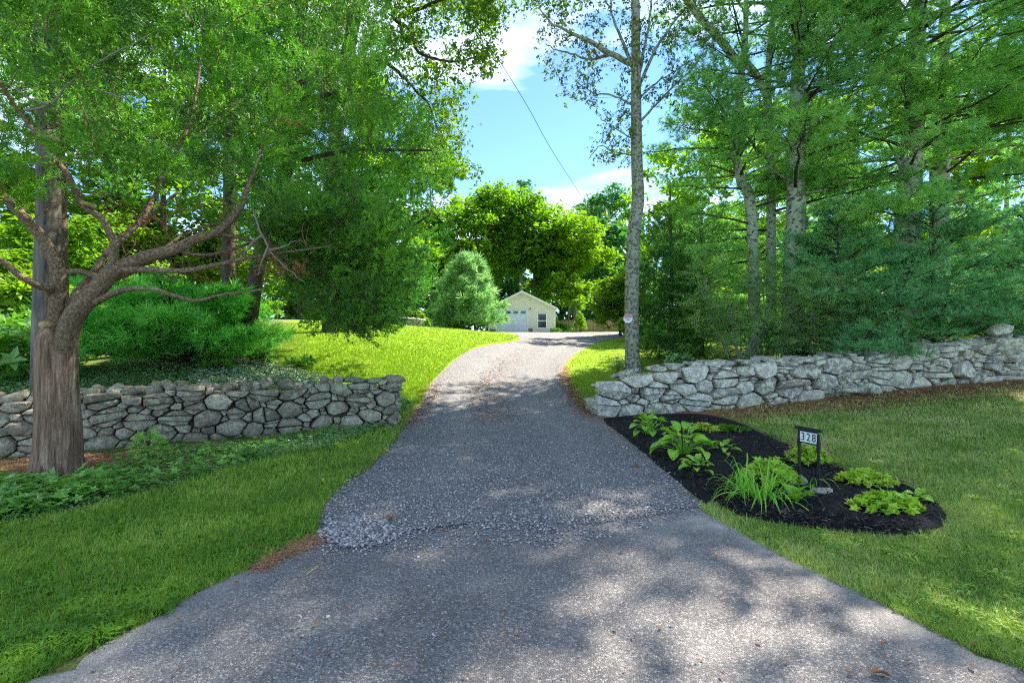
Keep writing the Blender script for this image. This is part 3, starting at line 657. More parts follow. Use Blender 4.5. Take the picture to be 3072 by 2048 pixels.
def capL(r_, u):
    if u > 6.0: return r_.uniform(.3, .5), r_.uniform(.3, .4), r_.uniform(.07, .11)
    return r_.uniform(.16, .28), r_.uniform(.18, .28), r_.uniform(.12, .2)
LWS = LA + (LB - LA) * .14
stone_wall('left_stone_wall', 'low dry stone wall of rounded brown grey fieldstones left of the driveway, behind the cedar trunk', [LWS, LB], Hl, M['stoneL'], 3, .034, .135, 1.5, .55, 60, capL, True)
def Hr(u):
    return float(np.interp(u, [0, .25, .5, 1.0, 1.3, 4, 7, 9.5, 14], [.30, .50, .72, .84, .92, .9, .82, .92, .98])) + .03 * math.sin(u * 3.3) + .02 * math.sin(u * 7.1)
def capR(r_, u):
    if r_.random() < .3: return r_.uniform(.5, .95), r_.uniform(.3, .4), r_.uniform(.09, .14)
    return r_.uniform(.2, .45), r_.uniform(.22, .34), r_.uniform(.07, .15)
RWp = [p for p in RW[:5]] + [np.array((13.6, 11.42))]
stone_wall('right_stone_wall', 'long dry stone wall of angular lichen grey stones right of the driveway, rising to the right', RWp, Hr, M['stoneR'], 8, .046, .20, 1.6, .6, 60, capR, False)
# boulder on the right wall
r_ = np.random.default_rng(4)
me = hullstone(r_, .24, .2, .17, 26, .8); smooth_me(me, 50); p = W(998, 338, 11.3); p[2] = float(g(p[0], 11.3)) + 1.16
o = link('boulder', me, M['stoneR'], loc=p); tag(o, 'rounded lichen boulder sitting on top of the right stone wall near the photo edge', 'boulder')
# small far retaining wall
fw = thing('far_stone_wall', 'small low stone wall at the far upper edge of the left lawn', 'stone wall', tuple(h1(402, 325)))
protos = [hullstone(r_, .5, .5, .5, 16, .6) for _ in range(5)]
for me in protos: smooth_me(me, 45); me.materials.append(M['stoneR'])
for k, x in enumerate(np.linspace(382, 421, 17)):
    for row in range(3):
        p = W(x + row * 1.1 + r_.normal() * .4, 0, 27.); p[2] = float(g(p[0], p[1])) + .09 + row * .15
        o = bpy.data.objects.new('stone', r_.choice(protos)); COL.objects.link(o); o.parent = fw
        o.location = p - np.array(ORG[fw.name]) + r_.normal(size=3) * .02; o.scale = (r_.uniform(.16, .3), .28, r_.uniform(.12, .19)); o.rotation_euler = (0, r_.normal() * .1, r_.normal() * .3)
# ---------------------------------------------------------------- trees
def limb(b, pts, r0, r1, sides=8, m=6, flute=0, pw=1., wob=0.):
    P = spline(pts, m)
    if wob: P = P + rng.normal(size=P.shape) * wob * np.linspace(.2, 1, len(P))[:, None]
    b.tube(P, taper(P, r0, r1, pw), sides, flute=flute, seed=rng.integers(99)); return P
def PW(l, Y):   # pixel polyline with depth (scalar or per point)
    Y = np.broadcast_to(np.asarray(Y, float), (len(l),)); return np.array([W(a, b, y) for (a, b), y in zip(l, Y)])
def region(poly, n, Yf):        # clump points spread through a volume seen as the polygon
    p = polysample(poly, n); Y = Yf(p, n); return np.stack([(p[:, 0] - CX) / F * Y, Y, CH + (CY - p[:, 1]) / F * Y], 1)
def connect(tb, nodes, pts, root, r=.006, rk=.0035, sides=3, sag=.0):
    """grow twigs from existing branch nodes out to every clump, nearest first"""
    nodes = np.array(nodes); pts = pts[np.argsort(np.linalg.norm(pts - root, axis=1))]
    N_ = np.empty((len(nodes) + len(pts), 3)); N_[:len(nodes)] = nodes; c = len(nodes); dirs = []
    cost = np.linalg.norm(N_[:c] - root, axis=1); cost = np.concatenate([cost, np.zeros(len(pts))])
    for p in pts:
        d = np.linalg.norm(N_[:c] - p, axis=1); i = np.argmin(d + .18 * cost[:c]); a = N_[i]; L = d[i]
        mid = (a + p) / 2 + rng.normal(size=3) * L * .13 + np.array([0, 0, sag * L]); q = np.array([a, mid, p])
        tb.tube(spline(q, 2), np.linspace(r + L * rk, r * .5, 5), sides, cap=False)
        dirs.append(unit(p - mid)); N_[c] = p; cost[c] = cost[i] + L; c += 1
    return pts, np.array(dirs)
def clumpcloud(tb, temps, centers, dirs, per, rad, sc, up=.35, out=.8, tintr=.16, flat_=.7):
    n = len(centers); C = np.repeat(centers, per, 0); Dn = np.repeat(dirs, per, 0)
    off = unit(rng.normal(size=(len(C), 3))) * (rng.random((len(C), 1)) ** .5) * rad * np.array([1, 1, flat_])
    d = unit(off / rad * out + Dn * .6 + np.array([0, 0, up]) + rng.normal(size=C.shape) * .25)
    t = np.repeat(np.clip(rng.normal(size=n) * tintr + .5, .05, .95), per)
    scatter(tb, temps, C + off, basis(d), sc * rng.uniform(.7, 1.25, len(C)), t, .1)

# --- the big cedar on the left
cb = h1(57, 478); cb = np.array([W(57, 0, 5.45)[0], 5.45, float(g(-5.28, 5.45))])
cedar = thing('cedar_tree', 'large old cedar in the left foreground with thick fluted trunk and long low limbs', 'tree', cb)
Y0 = 5.45
b = QB(); P = spline(PW([(56, 484), (56, 462), (58, 430), (57, 390), (57, 355), (59, 330), (62, 305)], Y0), 8); P[:, 2] -= .03
hh = P[:, 2] - P[0, 2]; b.tube(P, np.interp(hh, [0, .15, .4, .9, 1.4, 1.7, 1.95, 2.1], [.31, .245, .205, .185, .175, .172, .11, .03]), 64, flute=.14, seed=2)
obj_tr = b.build('trunk', M['bark_cedar'], cedar)
b = QB(); nodes = []
def cl(pts, Y, r0, r1, sides=12, flute=.08):
    b = QB(); P = limb(b, PW(pts, Y), r0, r1, sides, 7, flute); nodes.extend(P[2:]); b.build('limb', M['bark_limb'], cedar); return P
cl([(56,385),(57,340),(57,310),(58,269),(48,247),(39,233),(14,206),(-10,180),(-60,130)], [5.5,5.45,5.36,5.28,5.22,5.2,5.1,5.0,4.8], 0.092, 0.032)
cl([(59,395),(62,355),(71,322),(83,304),(99,286),(113,270),(124,265),(151,255),(174,249),(195,239),(216,232),(234,216),(243,202),(249,183),(262,150)], [5.5,5.45,5.36,5.3,5.3,5.3,5.35,5.4,5.5,5.6,5.7,5.8,5.9,6.,6.2], 0.122, 0.016)
cl([(108,276),(113,258),(115,244),(112,238),(102,219),(82,204),(68,175),(54,158),(25,119),(8,95),(-20,50)], [5.3,5.25,5.2,5.2,5.1,5.0,4.9,4.85,4.8,4.7,4.6], 0.046, 0.016)
cl([(118,270),(140,269),(159,270),(186,270),(213,265),(236,260),(257,256),(292,251),(330,246)], [5.3,5.3,5.3,5.3,5.4,5.5,5.6,5.8,6.1], 0.038, 0.010)
cl([(92,304),(99,300),(113,293),(127,289),(151,288),(168,293),(195,300),(218,295),(239,292),(264,289)], [5.35,5.25,5.2,5.15,5.1,5.1,5.1,5.1,5.2,5.3], 0.037, 0.008)
cl([(67,318),(76,294),(89,279),(100,262),(118,240),(150,215),(180,190)], [5.5,5.6,5.7,5.8,6,6.2,6.5], 0.052, 0.016)
cl([(108,280),(128,273),(146,262),(160,252),(175,240),(200,228),(240,220)], [5.35,5.5,5.7,5.9,6.2,6.5,7.0], 0.033, 0.010)
cl([(64,272),(80,271),(96,276),(106,282)], [5.7,5.6,5.5,5.35], 0.033, 0.028)
cl([(50,300),(49,288),(40,286),(30,281),(18,274),(8,265),(-6,255),(-30,230)], [5.4,5.2,5.1,5.0,4.95,4.9,4.8,4.7], 0.044, 0.024)
cl([(115,244),(135,226),(150,206),(165,175),(190,120),(200,60),(205,-20)], [5.25,5.6,6,6.4,6.8,7,7.2], 0.037, 0.016)
cl([(174,249),(200,255),(230,250),(262,236),(300,210),(330,170)], [5.5,5.7,6.0,6.4,6.8,7.2], 0.026, 0.008)
cl([(216,233),(250,240),(290,252),(330,270),(355,300)], [5.7,6,6.3,6.6,6.9], 0.022, 0.008)
# sawn stub and cut faces
for (x, y, Y, r) in ((44, 324, 5.26, .036), (84, 203, 4.93, .022)):
    s = QB(); p = W(x, y, Y); s.tube([p + [0, .12, 0], p, p + [0.005, -.03, 0]], [r * 1.25, r * 1.1, r], 14, cap=True); s.build('cut_stub', M['cut'], cedar)
tw = QB(); root = W(57, 330, 5.4)
polyA = [(-150,-260),(380,-260),(383,0),(380,40),(390,90),(388,135),(380,175),(350,200),(315,215),(285,228),(262,212),(225,196),(190,178),(140,170),(95,165),(45,190),(-150,215)]
def YA(p, n):
    lo = np.interp(p[:, 0], [-150, 60, 250, 380], [3.9, 4.3, 5.0, 6.0]); return lo + rng.random(n) ** 1.3 * np.interp(p[:, 0], [0, 380], [4.5, 3.2])
pts = region(polyA, 430, YA)
pts2 = region([(265,228),(335,205),(380,185),(400,215),(404,260),(392,300),(384,330),(350,334),(325,322),(318,300),(290,268),(266,262)], 120, lambda p, n: 6.0 + rng.random(n) * 1.6)
pts, dirs = connect(tw, nodes, np.vstack([pts, pts2]), root)
# fine dead twigs between the limbs
dd = region([(100,200),(230,190),(330,230),(300,290),(180,285),(120,262)], 260, lambda p, n: 5.2 + rng.random(n) * 2)
connect(tw, nodes, dd, root, .006, .003); dd = region([(-10,90),(120,60),(130,190),(60,220),(-10,210)], 90, lambda p, n: 4.6 + rng.random(n) * 1.2); connect(tw, nodes, dd, root, .004, .002)
tw.build('twigs', M['twig_red'], cedar)
tb = TB(); clumpcloud(tb, JUN, pts, dirs, 32, .30, .2, up=.5, tintr=.28, flat_=.5, out=1.)
small = region([(95,165),(140,170),(190,178),(262,212),(290,240),(270,262),(200,215),(150,205),(90,200)], 36, lambda p, n: 5.4 + rng.random(n) * 2); clumpcloud(tb, JUN, small, unit(rng.normal(size=small.shape)), 10, .2, .13)
tb.build('crown', M['cedar'], cedar); print('cedar tris', tb.n())
# brown dead sprays
tb = TB()
for (x, y, Y, r, n) in ((240,250,5.6,.14,14),(262,256,5.6,.22,26),(285,262,5.8,.2,22),(300,268,5.9,.14,12),(65,64,4.7,.10,12),(74,68,4.7,.06,8),(6,182,4.6,.1,10),(298,118,6,.1,10),(365,280,6.6,.22,16),(155,216,5.4,.08,7),(315,290,6.2,.12,8)):
    c = W(x, y, Y)[None]; clumpcloud(tb, JUN, c, np.array([[.4, 0, -.4]]), n, r, .12, up=-.3)
tb.build('dead_sprays', M['dead'], cedar)
b = QB()
for pl, Y in (([(253,208),(258,225),(266,243),(275,257),(292,272),(305,282)], 5.5), ([(262,235),(250,245),(240,262)], 5.5), ([(270,250),(284,246),(296,240)], 5.5), ([(268,247),(262,262),(258,275)], 5.5), ([(25,110),(50,104),(75,78),(110,55),(146,36)], 4.55), ([(75,78),(100,90),(130,100)], 4.55), ([(0,170),(20,166),(35,162)], 4.5), ([(50,104),(30,98),(0,80)], 4.5)):
    limb(b, PW(pl, Y), .014, .004, 5, 5, wob=.008)
b.build('dead_branch', M['twig_grey'], cedar)

# --- second dark cedar beyond the wall
def cedar2():
    base = np.array([-7.1, 12.5, float(g(-7.1, 12.5))]); t = thing('cedar_tree', 'dark green cedar right of the big one, its boughs hanging over the lawn', 'tree', base)
    b = QB(); P = limb(b, [base - [0, 0, .1], W(262, 250, 11.8), W(296, 130, 11.5), W(300, 0, 11.2), W(298, -120, 11)], .2, .08, 12, 8, .06); nd = list(P)
    for pl, Y in (([(302,225),(350,235),(395,233),(430,215)], 10.5), ([(303,160),(350,150),(400,150),(432,150)], 10.5), ([(303,200),(340,215),(375,240),(420,265)], 9.6), ([(304,100),(350,90),(385,95)], 10)): nd.extend(limb(b, PW(pl, [11.6] + [Y] * (len(pl) - 1)), .06, .02, 6, 5))
    b.build('trunk', M['bark_dark'], t); tw = QB()
    poly = [(255,-150),(372,-150),(378,40),(388,92),(412,118),(438,140),(449,168),(447,205),(444,250),(436,284),(412,303),(392,314),(360,322),(330,318),(300,300),(262,250),(245,100)]
    pts = region(poly, 330, lambda p, n: 9.6 + rng.random(n) * 3.2 + .0 * p[:, 0]); pts, dirs = connect(tw, nd, pts, base + [0, 0, 3], .008, .004)
    tw.build('twigs', M['twig_red'], t); tb = TB(); clumpcloud(tb, JUNC, pts, dirs, 26, .55, .26, up=.5, tintr=.2); tb.build('crown', M['cedar2'], t); print('cedar2', tb.n())
cedar2()

def cedar3():
    base = np.array([-8.2, 13.5, float(g(-8.2, 13.5))]); t = thing('cedar_tree', 'cedar standing in shade directly behind the crown of the big cedar', 'tree', base)
    b = QB(); P = limb(b, [base - [0, 0, .1], base + [.1, 0, 6], base + [0, 0, 13]], .2, .08, 12, 8, .06); b.build('trunk', M['bark_dark'], t); tw = QB()
    pts = region([(-60,-250),(330,-250),(330,170),(250,190),(120,180),(90,140),(-60,130)], 300, lambda p, n: 9.5 + rng.random(n) * 4.5); pts, dirs = connect(tw, P[6:], pts, base + [0, 0, 3], .008, .004)
    tw.build('twigs', M['twig_red'], t); tb = TB(); clumpcloud(tb, JUNC, pts, dirs, 20, .65, .36, up=.5, tintr=.2); tb.build('crown', M['cedar2'], t)
cedar3()
# --- generic conifer with whorled limbs and needle tufts
def conifer(name, label, group, base, top, rtrunk, limbs, mat, bark, temps, tsc, tw_sp=.25, tuft_sp=.09, droop=.15, bareness=.3, twlen=.42, trunk_pts=None, sides=12, cat='tree', flute=.03, stub=None, coarse_above=1e9, crown='crown', tint=.5, lf=1.):
    t = thing(name, label, cat, base, group); b = QB()
    P = spline(trunk_pts if trunk_pts is not None else np.array([base - [0, 0, .1], (np.array(base) + top) / 2, top]), 8)
    b.tube(P, taper(P, rtrunk, rtrunk * .25, .8) + rtrunk * .35 * np.exp(-(P[:, 2] - P[0, 2]) / .25), sides, flute=flute)
    b.build('trunk', bark, t); tw = QB(); C = []; D = []; SC = []; TI = []
    for (z, az, Ln, rise) in limbs:
        k = np.interp(z, P[:, 2], np.arange(len(P))); p0 = P[int(k)] + (P[min(int(k) + 1, len(P) - 1)] - P[int(k)]) * (k - int(k))
        d = np.array([math.sin(az), math.cos(az), 0]); s = np.linspace(0, 1, 9)
        side = np.array([d[1], -d[0], 0]) * rng.normal() * .12
        Q = p0 + (d * Ln)[None] * s[:, None] + np.array([0, 0, 1.]) * (rise * Ln * s - droop * Ln * s ** 2 + .06 * Ln * s ** 4)[:, None] + side * (s ** 2)[:, None] * Ln + rng.normal(size=(9, 3)) * .012 * Ln * s[:, None]
        Ps = spline(Q, 3); tw.tube(Ps, taper(Ps, max(.012, .011 * Ln + .008), .004, .8), 5, cap=False)
        cs = z > coarse_above; sp = tw_sp * (2.2 if cs else 1)
        tint0 = np.clip(rng.normal() * .13 + tint, 0, 1)
        nt_ = max(3, int(Ln * (1 - bareness) / sp * 2))
        for j in range(nt_):
            f = bareness + (1 - bareness) * (j + rng.random() * .5) / nt_; i = min(int(f * (len(Ps) - 1)), len(Ps) - 2); p = Ps[i]; dt = unit(Ps[i + 1] - Ps[i])
            sg = 1 if j % 2 else -1; ang = sg * rng.uniform(.6, 1.1); dd = np.array([dt[0] * math.cos(ang) - dt[1] * math.sin(ang), dt[0] * math.sin(ang) + dt[1] * math.cos(ang), dt[2] + rng.uniform(-.1, .25)])
            tl = Ln * twlen * (1 - .75 * (f - bareness) / (1 - bareness)) * rng.uniform(.6, 1.1); e = p + unit(dd) * tl; tw.tube([p, e], [.006, .002], 3, cap=False)
            ns = max(2, int(tl / (tuft_sp * (2.2 if cs else 1)))); q = np.linspace(.25, 1, ns)[:, None]
            c = p + (e - p) * q + rng.normal(size=(ns, 3)) * tuft_sp * .5
            C.append(c); D.append(unit(unit(dd) * .9 + rng.normal(size=(ns, 3)) * .45 + [0, 0, .25])); SC.append(np.full(ns, tsc * (3.3 if cs else 1))); TI.append(np.full(ns, tint0))
        C.append(Ps[-3:]); D.append(unit(np.tile(Ps[-1] - Ps[-4], (3, 1)) + rng.normal(size=(3, 3)) * .2)); SC.append(np.full(3, tsc)); TI.append(np.full(3, tint0))
    tw.build('branches', bark if bark is not M['bark_lichen'] else M['bark_dark'], t)
    C = np.concatenate(C); D = np.concatenate(D); SC = np.concatenate(SC) * rng.uniform(.8, 1.2, len(C)); TI = np.clip(np.concatenate(TI) + rng.normal(size=len(C)) * .1, 0, 1)
    tb = TB(); scatter(tb, temps, C, basis(D), SC, TI, .1); tb.build(crown, mat, t); print(name, label[:30], 'tris', tb.n()); return t, P
def whorls(z0, z1, n, Lf, risef, azc=None, azs=None):
    out = []
    for k in range(n):
        f = (k + rng.random() * .6) / n; z = z0 + (z1 - z0) * f
        az = rng.random() * 6.283 if azc is None or rng.random() < .3 else azc + rng.normal() * azs
        out.append((z, az, Lf(f) * rng.uniform(.75, 1.15), risef(f) + rng.normal() * .07))
    return out
TOWARD = math.pi          # azimuth pointing back to the camera
# right-hand group of tall pines
def bigpine(label, pix, Y, r, bark, limbs, coarse=13, tuft=.115, mat='pine', rtop=21):
    P = PW(pix, Y); x0 = P[0]; base = np.array([x0[0], x0[1], float(g(x0[0], x0[1])) ]); pts = np.vstack([base - [0, 0, .15], P[1:], P[-1] + [.1, .1, 4], [P[-1][0] + .3, P[-1][1], rtop]])
    return conifer('pine_tree', label, 'tall pines behind the right wall', base, pts[-1], r, limbs, M[mat], bark, TUF, tuft * 1.85, tw_sp=.24, tuft_sp=.10, droop=.12, bareness=.33, trunk_pts=pts, sides=18, coarse_above=coarse)
LM = lambda z0, z1, n, l0, l1, c=None, s=None, r0=.28, r1=.35: whorls(z0, z1, n, lambda f: l0 + (l1 - l0) * f, lambda f: r0 + (r1 - r0) * f, c, s)
t2, P2 = bigpine('curving grey pine with a big forked limb, leftmost of the tall right pines', [(756,330),(751,210),(741.6,182),(736,153),(738.7,115),(740.6,76),(745.4,38),(746,0)], 14., .175, M['bark_lichen'], LM(6.0, 12.5, 28, 2.6, 2.6) + LM(12.5, 20, 24, 3.8, 1.5) + LM(4.2, 8, 9, 3.3, 3.0, -1.9, .6, .0, .15))
t3, P3 = bigpine('thin dark pine trunk between the forked pine and the pale lichen pine', [(772,330),(771,249),(771,191),(770,134),(768,76),(773,19),(775,0)], 14.6, .165, M['bark_lichen'], LM(6.0, 12, 22, 2.6, 2.8) + LM(12, 19.5, 24, 3.6, 1.4) + LM(4, 8, 8, 3.5, 3, -1.7, .7, .0, .15))
t4, P4 = bigpine('thick pine trunk covered in pale green lichen, centre of the right group', [(794,330),(793,298),(796,210),(795,153),(797,96),(800,38),(801,0)], 13.2, .32, M['bark_lichen'], LM(6.6, 12, 34, 3.2, 3.4, TOWARD-.6, 1.2, .12, .2) + LM(12, 21, 26, 4.4, 1.6) + LM(5.8, 9, 8, 3.6, 3.4, -.6, 1.2, .05, .1))
t5, P5 = bigpine('broad lichen-patched pine trunk in the upper right with foliage around its foot', [(904,340),(906,258),(910,182),(914,115),(916,76),(919,0)], 13.0, .38, M['bark_lichen'], LM(6.4, 12, 42, 3.6, 4.0, TOWARD, 1.5, .1, .2) + LM(12, 21, 28, 4.6, 1.6) + LM(5.0, 8.2, 16, 4.0, 3.8, -1.3, 1.2, -.05, .1))
t6, P6 = bigpine('rear lichen pine trunk just right of the broadest one', [(938,340),(940.6,230),(941.6,153),(942.5,76),(945,0)], 14.8, .29, M['bark_lichen'], LM(5.2, 12, 44, 3.4, 3.8) + LM(12, 20, 22, 4.4, 1.6))
b = QB(); P = PW([(741,66),(722,42),(707,25),(688,2),(670,-30),(655,-60)], 14.); limb(b, P, .12, .07, 10, 6, .05)
limb(b, PW([(743,60),(757,76),(767,100),(771,128)], 14.1), .11, .08, 10, 6, .05); limb(b, PW([(733,130),(731,126),(722.5,111),(718.6,92),(718,77)], 14.), .06, .035, 9, 6)
b.build('forked_limb', M['bark_lichen'], t2)
b = QB()
for pl, Y in (([(799,193),(823,190),(850,182),(880,172),(900,162),(925,158)], 12.9), ([(793,182),(770,168),(755,150),(745,122)], 13.), ([(790,124),(778,116),(765,102)], 12.9), ([(797,112),(815,95),(832,65),(840,45)], 12.9)): limb(b, PW(pl, Y), .04, .012, 6, 5)
for (x, y) in ((797,180),(799,194),(789,197)):
    p = W(x, y, 12.94); b.tube([p + [0, .06, 0], p, p - [0, .02, 0]], [.06, .05, .03], 8)
b.build('bare_branches', M['bark_slim'], t4)
b = QB()
for pl in ([(900,165),(893,150),(886,140)], [(905,66),(880,80),(850,92),(820,100)]): limb(b, PW(pl, 12.9), .05, .02, 6, 5)
for (x, y) in ((918,125),(909,178)):
    p = W(x, y, 12.68); b.tube([p + [0, .06, 0], p, p - [0, .02, 0]], [.07, .06, .03], 8)
b.build('bare_branches', M['bark_slim'], t5)
# roadside pine standing outside the picture on the right; its boughs reach in at the top
conifer('pine_tree', 'pine boughs of bright needles hanging in at the top right corner of the photo', None, np.array([13.0, 8.2, float(g(13, 8.2))]), np.array([13., 8.2, 19.]), .3, LM(6.6, 9.5, 22, 3.6, 4.2, -1.35, .7, .12, .1) + LM(9.5, 18.5, 36, 4.6, 1.4), M['pine'], M['bark_dark'], TUF, .11, tw_sp=.3, tuft_sp=.12, coarse_above=10.5, bareness=.35)

conifer('pine_tree', 'roadside pine standing wholly outside the photo on the right, its crown shading the asphalt', None, np.array([10.6, 6.4, float(g(10.6, 6.4))]), np.array([10.6, 6.4, 19.]), .28, LM(7.6, 18.5, 95, 4.4, 1.8), M['pine'], M['bark_dark'], TUF, .11, tw_sp=.3, tuft_sp=.12, coarse_above=3, bareness=.25)  # unseen tree, added to block sun patches on the asphalt
# --- young pines and shrubs under them
def shrubpine(label, X, Y, h, spread, mat, n, tsc=.115, z0=.15, group='young pines behind the right wall', temps=TUF, tint=.5, pw=.75, tw_sp=.15, name='young_pine', tuft_sp=.085, cat='tree', bark='bark_dark'):
    base = np.array([X, Y, float(g(X, Y))]); zz = base[2]
    return conifer(name, label, group, base, base + [0, 0, h * .96], .025 + h * .008, whorls(zz + z0, zz + h * .97, n, lambda f: spread * (1 - f) ** pw + .12, lambda f: .25 + f * .45), M[mat], M[bark], temps, tsc * 1.45, tw_sp=tw_sp, tuft_sp=tuft_sp, droop=.18, bareness=.14, sides=7, cat=cat, tint=tint)
shrubpine('blue green young pine filling the gap left of the broad trunk behind the right wall', 8.6, 12.4, 4.6, 2.5, 'pineblue', 84)
shrubpine('densest blue green young pine behind the right wall, below the broad lichen trunk', 11.2, 12.5, 5.0, 2.5, 'pineblue', 92, tint=.4)
shrubpine('blue green young pine at the far right edge, behind the boulder on the wall', 14.2, 13.0, 4.4, 2.5, 'pineblue', 80, tint=.45)
shrubpine('lighter green young pine between the dark juniper and the forked pine trunk', 5.9, 14.6, 4.8, 2.0, 'pine', 54, tint=.6)
shrubpine('light green bushy pine behind the pale lichen trunk', 8.3, 16.2, 5.4, 2.6, 'pine', 60, tsc=.15, tint=.7, tw_sp=.24)
shrubpine('wide shrubby pine with bright long needles behind the left stone wall', -8.0, 11.3, 1.45, 2.4, 'pinebright', 64, tsc=.19, z0=.05, group=None, pw=.42, tint=.6, cat='shrub', name='pine_shrub')
shrubpine('pale fluffy young pine standing just left of the garage', -3.4, 36.5, 5.8, 2.9, 'pinepale', 110, tsc=.40, z0=.1, group=None, temps=TUFC, pw=.62, tw_sp=.42, tuft_sp=.3)
# dark juniper right of the slender tree
base = np.array([4.75, 14.0, float(g(4.75, 14.))]); t = thing('juniper_tree', 'dark green spire shaped juniper right of the slender trunk with the sign', 'tree', base)
b = QB(); P = limb(b, [base, base + [0, 0, 2.6], base + [-.05, 0, 5.4]], .09, .02, 8, 6); b.build('trunk', M['bark_dark'], t)
pts = region([(668,196),(674,222),(690,240),(694,275),(703,310),(706,352),(690,362),(650,362),(636,350),(640,318),(636,290),(646,262),(650,232),(660,216)], 170, lambda p, n: 13.0 + rng.random(n) * 1.9)
tw = QB(); pts, dirs = connect(tw, P, pts, base + [0, 0, 1.5]); tw.build('twigs', M['twig'], t); tb = TB(); clumpcloud(tb, JUNC, pts, dirs, 26, .3, .2, up=.9, tintr=.2); tb.build('crown', M['juniper'], t)
# hemlocks
def hemlock(label, X, Y, h, poly, n, yr):
    base = np.array([X, Y, float(g(X, Y))]); t = thing('hemlock_shrub', label, 'shrub', base, 'hemlocks leaning over the right wall'); b = QB(); nd = []
    for k in range(9):
        az = k / 9 * 6.283; e = base + np.array([math.cos(az) * 1.1, math.sin(az) * .7, h * rng.uniform(.5, 1)]); nd.extend(limb(b, [base + rng.normal(size=3) * [.1, .1, 0], (base + e) / 2 + rng.normal(size=3) * .12, e], .03, .01, 6, 6))
    pts = region(poly, n, yr); pts, dirs = connect(b, nd, pts, base + [0, 0, .5], .006, .004); b.build('branches', M['twig_grey'], t)
    tb = TB(); C = np.repeat(pts, 7, 0); d = np.repeat(dirs, 7, 0) * [1, 1, .5] + rng.normal(size=C.shape) * .45; d[:, 2] = np.clip(d[:, 2], -.2, .35)
    up = np.array([0, 0, 1.]) + rng.normal(size=C.shape) * .25; scatter(tb, HEM, C + rng.normal(size=C.shape) * .13, basis(d, up), rng.uniform(.3, .52, len(C)), np.repeat(np.clip(rng.normal(size=len(pts)) * .18 + .5, 0, 1), 7), .1)
    tb.build('crown', M['hemlock'], t); print('hemlock', tb.n())
hemlock('feathery hemlock bush behind the right wall, just right of the dark juniper', 6.0, 12.4, 2.6, [(688,292),(700,262),(735,248),(770,262),(800,280),(800,345),(770,356),(735,358),(705,352),(690,330)], 120, lambda p, n: 11.3 + rng.random(n) * 1.3)
hemlock('hemlock with long low sprays reaching over the middle of the right wall', 8.0, 12.2, 2.2, [(790,285),(820,268),(850,272),(868,298),(905,322),(925,338),(890,352),(840,362),(800,352),(785,320)], 100, lambda p, n: 11.0 + rng.random(n) * 1.2)

# --- slender, nearly bare tree with the sign
tx = W(632.5, 0, 13.); base = np.array([tx[0], 13., float(g(tx[0], 13.))]); t = thing('slender_tree', 'tall slender grey tree with sparse brownish crown and a small sign on its trunk', 'tree', base)
b = QB(); P = spline(np.vstack([base - [0, 0, .1], PW([(632,340),(631.6,298),(632.5,268),(634,230),(638,201),(637,163),(636.4,124),(636,86),(635.4,0),(634,-90),(632,-200)], 13.)]), 6)
b.tube(P, np.interp(P[:, 2], [base[2], base[2] + .35, 4, 9, 16], [.26, .2, .185, .13, .06]), 18, flute=.03); b.build('trunk', M['bark_slim'], t)
b = QB(); nd = [p for p in P if p[2] > 7]
for pl, r0 in (([(630,63),(606,51),(590,41),(572,34),(551,22),(538,7)], .085), ([(612,54),(600,57),(589,58.7),(567,52.7),(547,46)], .05), ([(632,66),(622,40),(612,15),(598,-20)], .06), ([(640,84),(655,50),(672,25),(690,0),(705,-40)], .05), ([(638,80),(646,40),(652,0),(660,-50)], .05), ([(641,120),(665,95),(690,70),(715,40)], .035), ([(633,105),(612,95),(590,92),(575,80)], .03), ([(635,140),(615,128),(600,118)], .022), ([(634,155),(615,152),(600,146),(590,158)], .02), ([(641,96),(660,80),(700,55)], .03)):
    nd.extend(limb(b, PW(pl, 13. + rng.normal() * .15 + np.linspace(0, rng.normal() * .8, len(pl))), r0, .012, 7, 6, wob=.02))
for (x, y) in ((628,239),(640,229),(633,242)):
    p = W(x, y, 12.82); b.tube([p + [0, .08, 0], p, p - [0, .03, 0]], [.07, .055, .035], 9)
b.build('limbs', M['bark_slim'], t); tw = QB()
pl = [(532,0),(545,-120),(630,-160),(720,-120),(720,20),(706,60),(690,92),(660,100),(645,110),(634,165),(612,170),(596,158),(590,130),(580,105),(548,72),(528,30)]
pts = region(pl, 480, lambda p, n: 12. + rng.random(n) * 2.6); pts, dirs = connect(tw, nd, pts, W(636, 110, 13.), .0045, .003); tw.build('twigs', M['bark_slim'], t)
tb = TB(); C = np.repeat(pts, 7, 0) + rng.normal(size=(len(pts) * 7, 3)) * .14; scatter(tb, LEA, C, basis(rng.normal(size=C.shape)), rng.uniform(.09, .17, len(C)), rng.random(len(C)), .15); tb.build('leaves', M['sparse'], t)
# the private property sign nailed to it
def textmesh(s, size, ext=.0015):
    c = bpy.data.curves.new('t', 'FONT'); c.body = s; c.size = size; c.align_x = 'CENTER'; c.align_y = 'CENTER'; c.extrude = ext
    o = bpy.data.objects.new('t', c); COL.objects.link(o); dg = bpy.context.evaluated_depsgraph_get(); me = bpy.data.meshes.new_from_object(o.evaluated_get(dg)); bpy.data.objects.remove(o); bpy.data.curves.remove(c); return me
sp = W(628, 318, 12.76); st_ = thing('trespass_sign', 'small red and white octagonal private property sign on the slender tree trunk', 'sign', sp)
def octa(r, y0, y1, zlo=-9, zhi=9):
    a = np.arange(8) * math.pi / 4 + math.pi / 8; P = [np.array([r * math.cos(x) / math.cos(math.pi / 8) * .98, r * math.sin(x) / math.cos(math.pi / 8) * .98]) for x in a]
    P = clip(P, np.array([0., 1.]), zhi); P = clip(P, np.array([0., -1.]), -zlo); n = len(P)
    V = [(p[0], y0, p[1]) for p in P] + [(p[0], y1, p[1]) for p in P]; return np.array(V), n
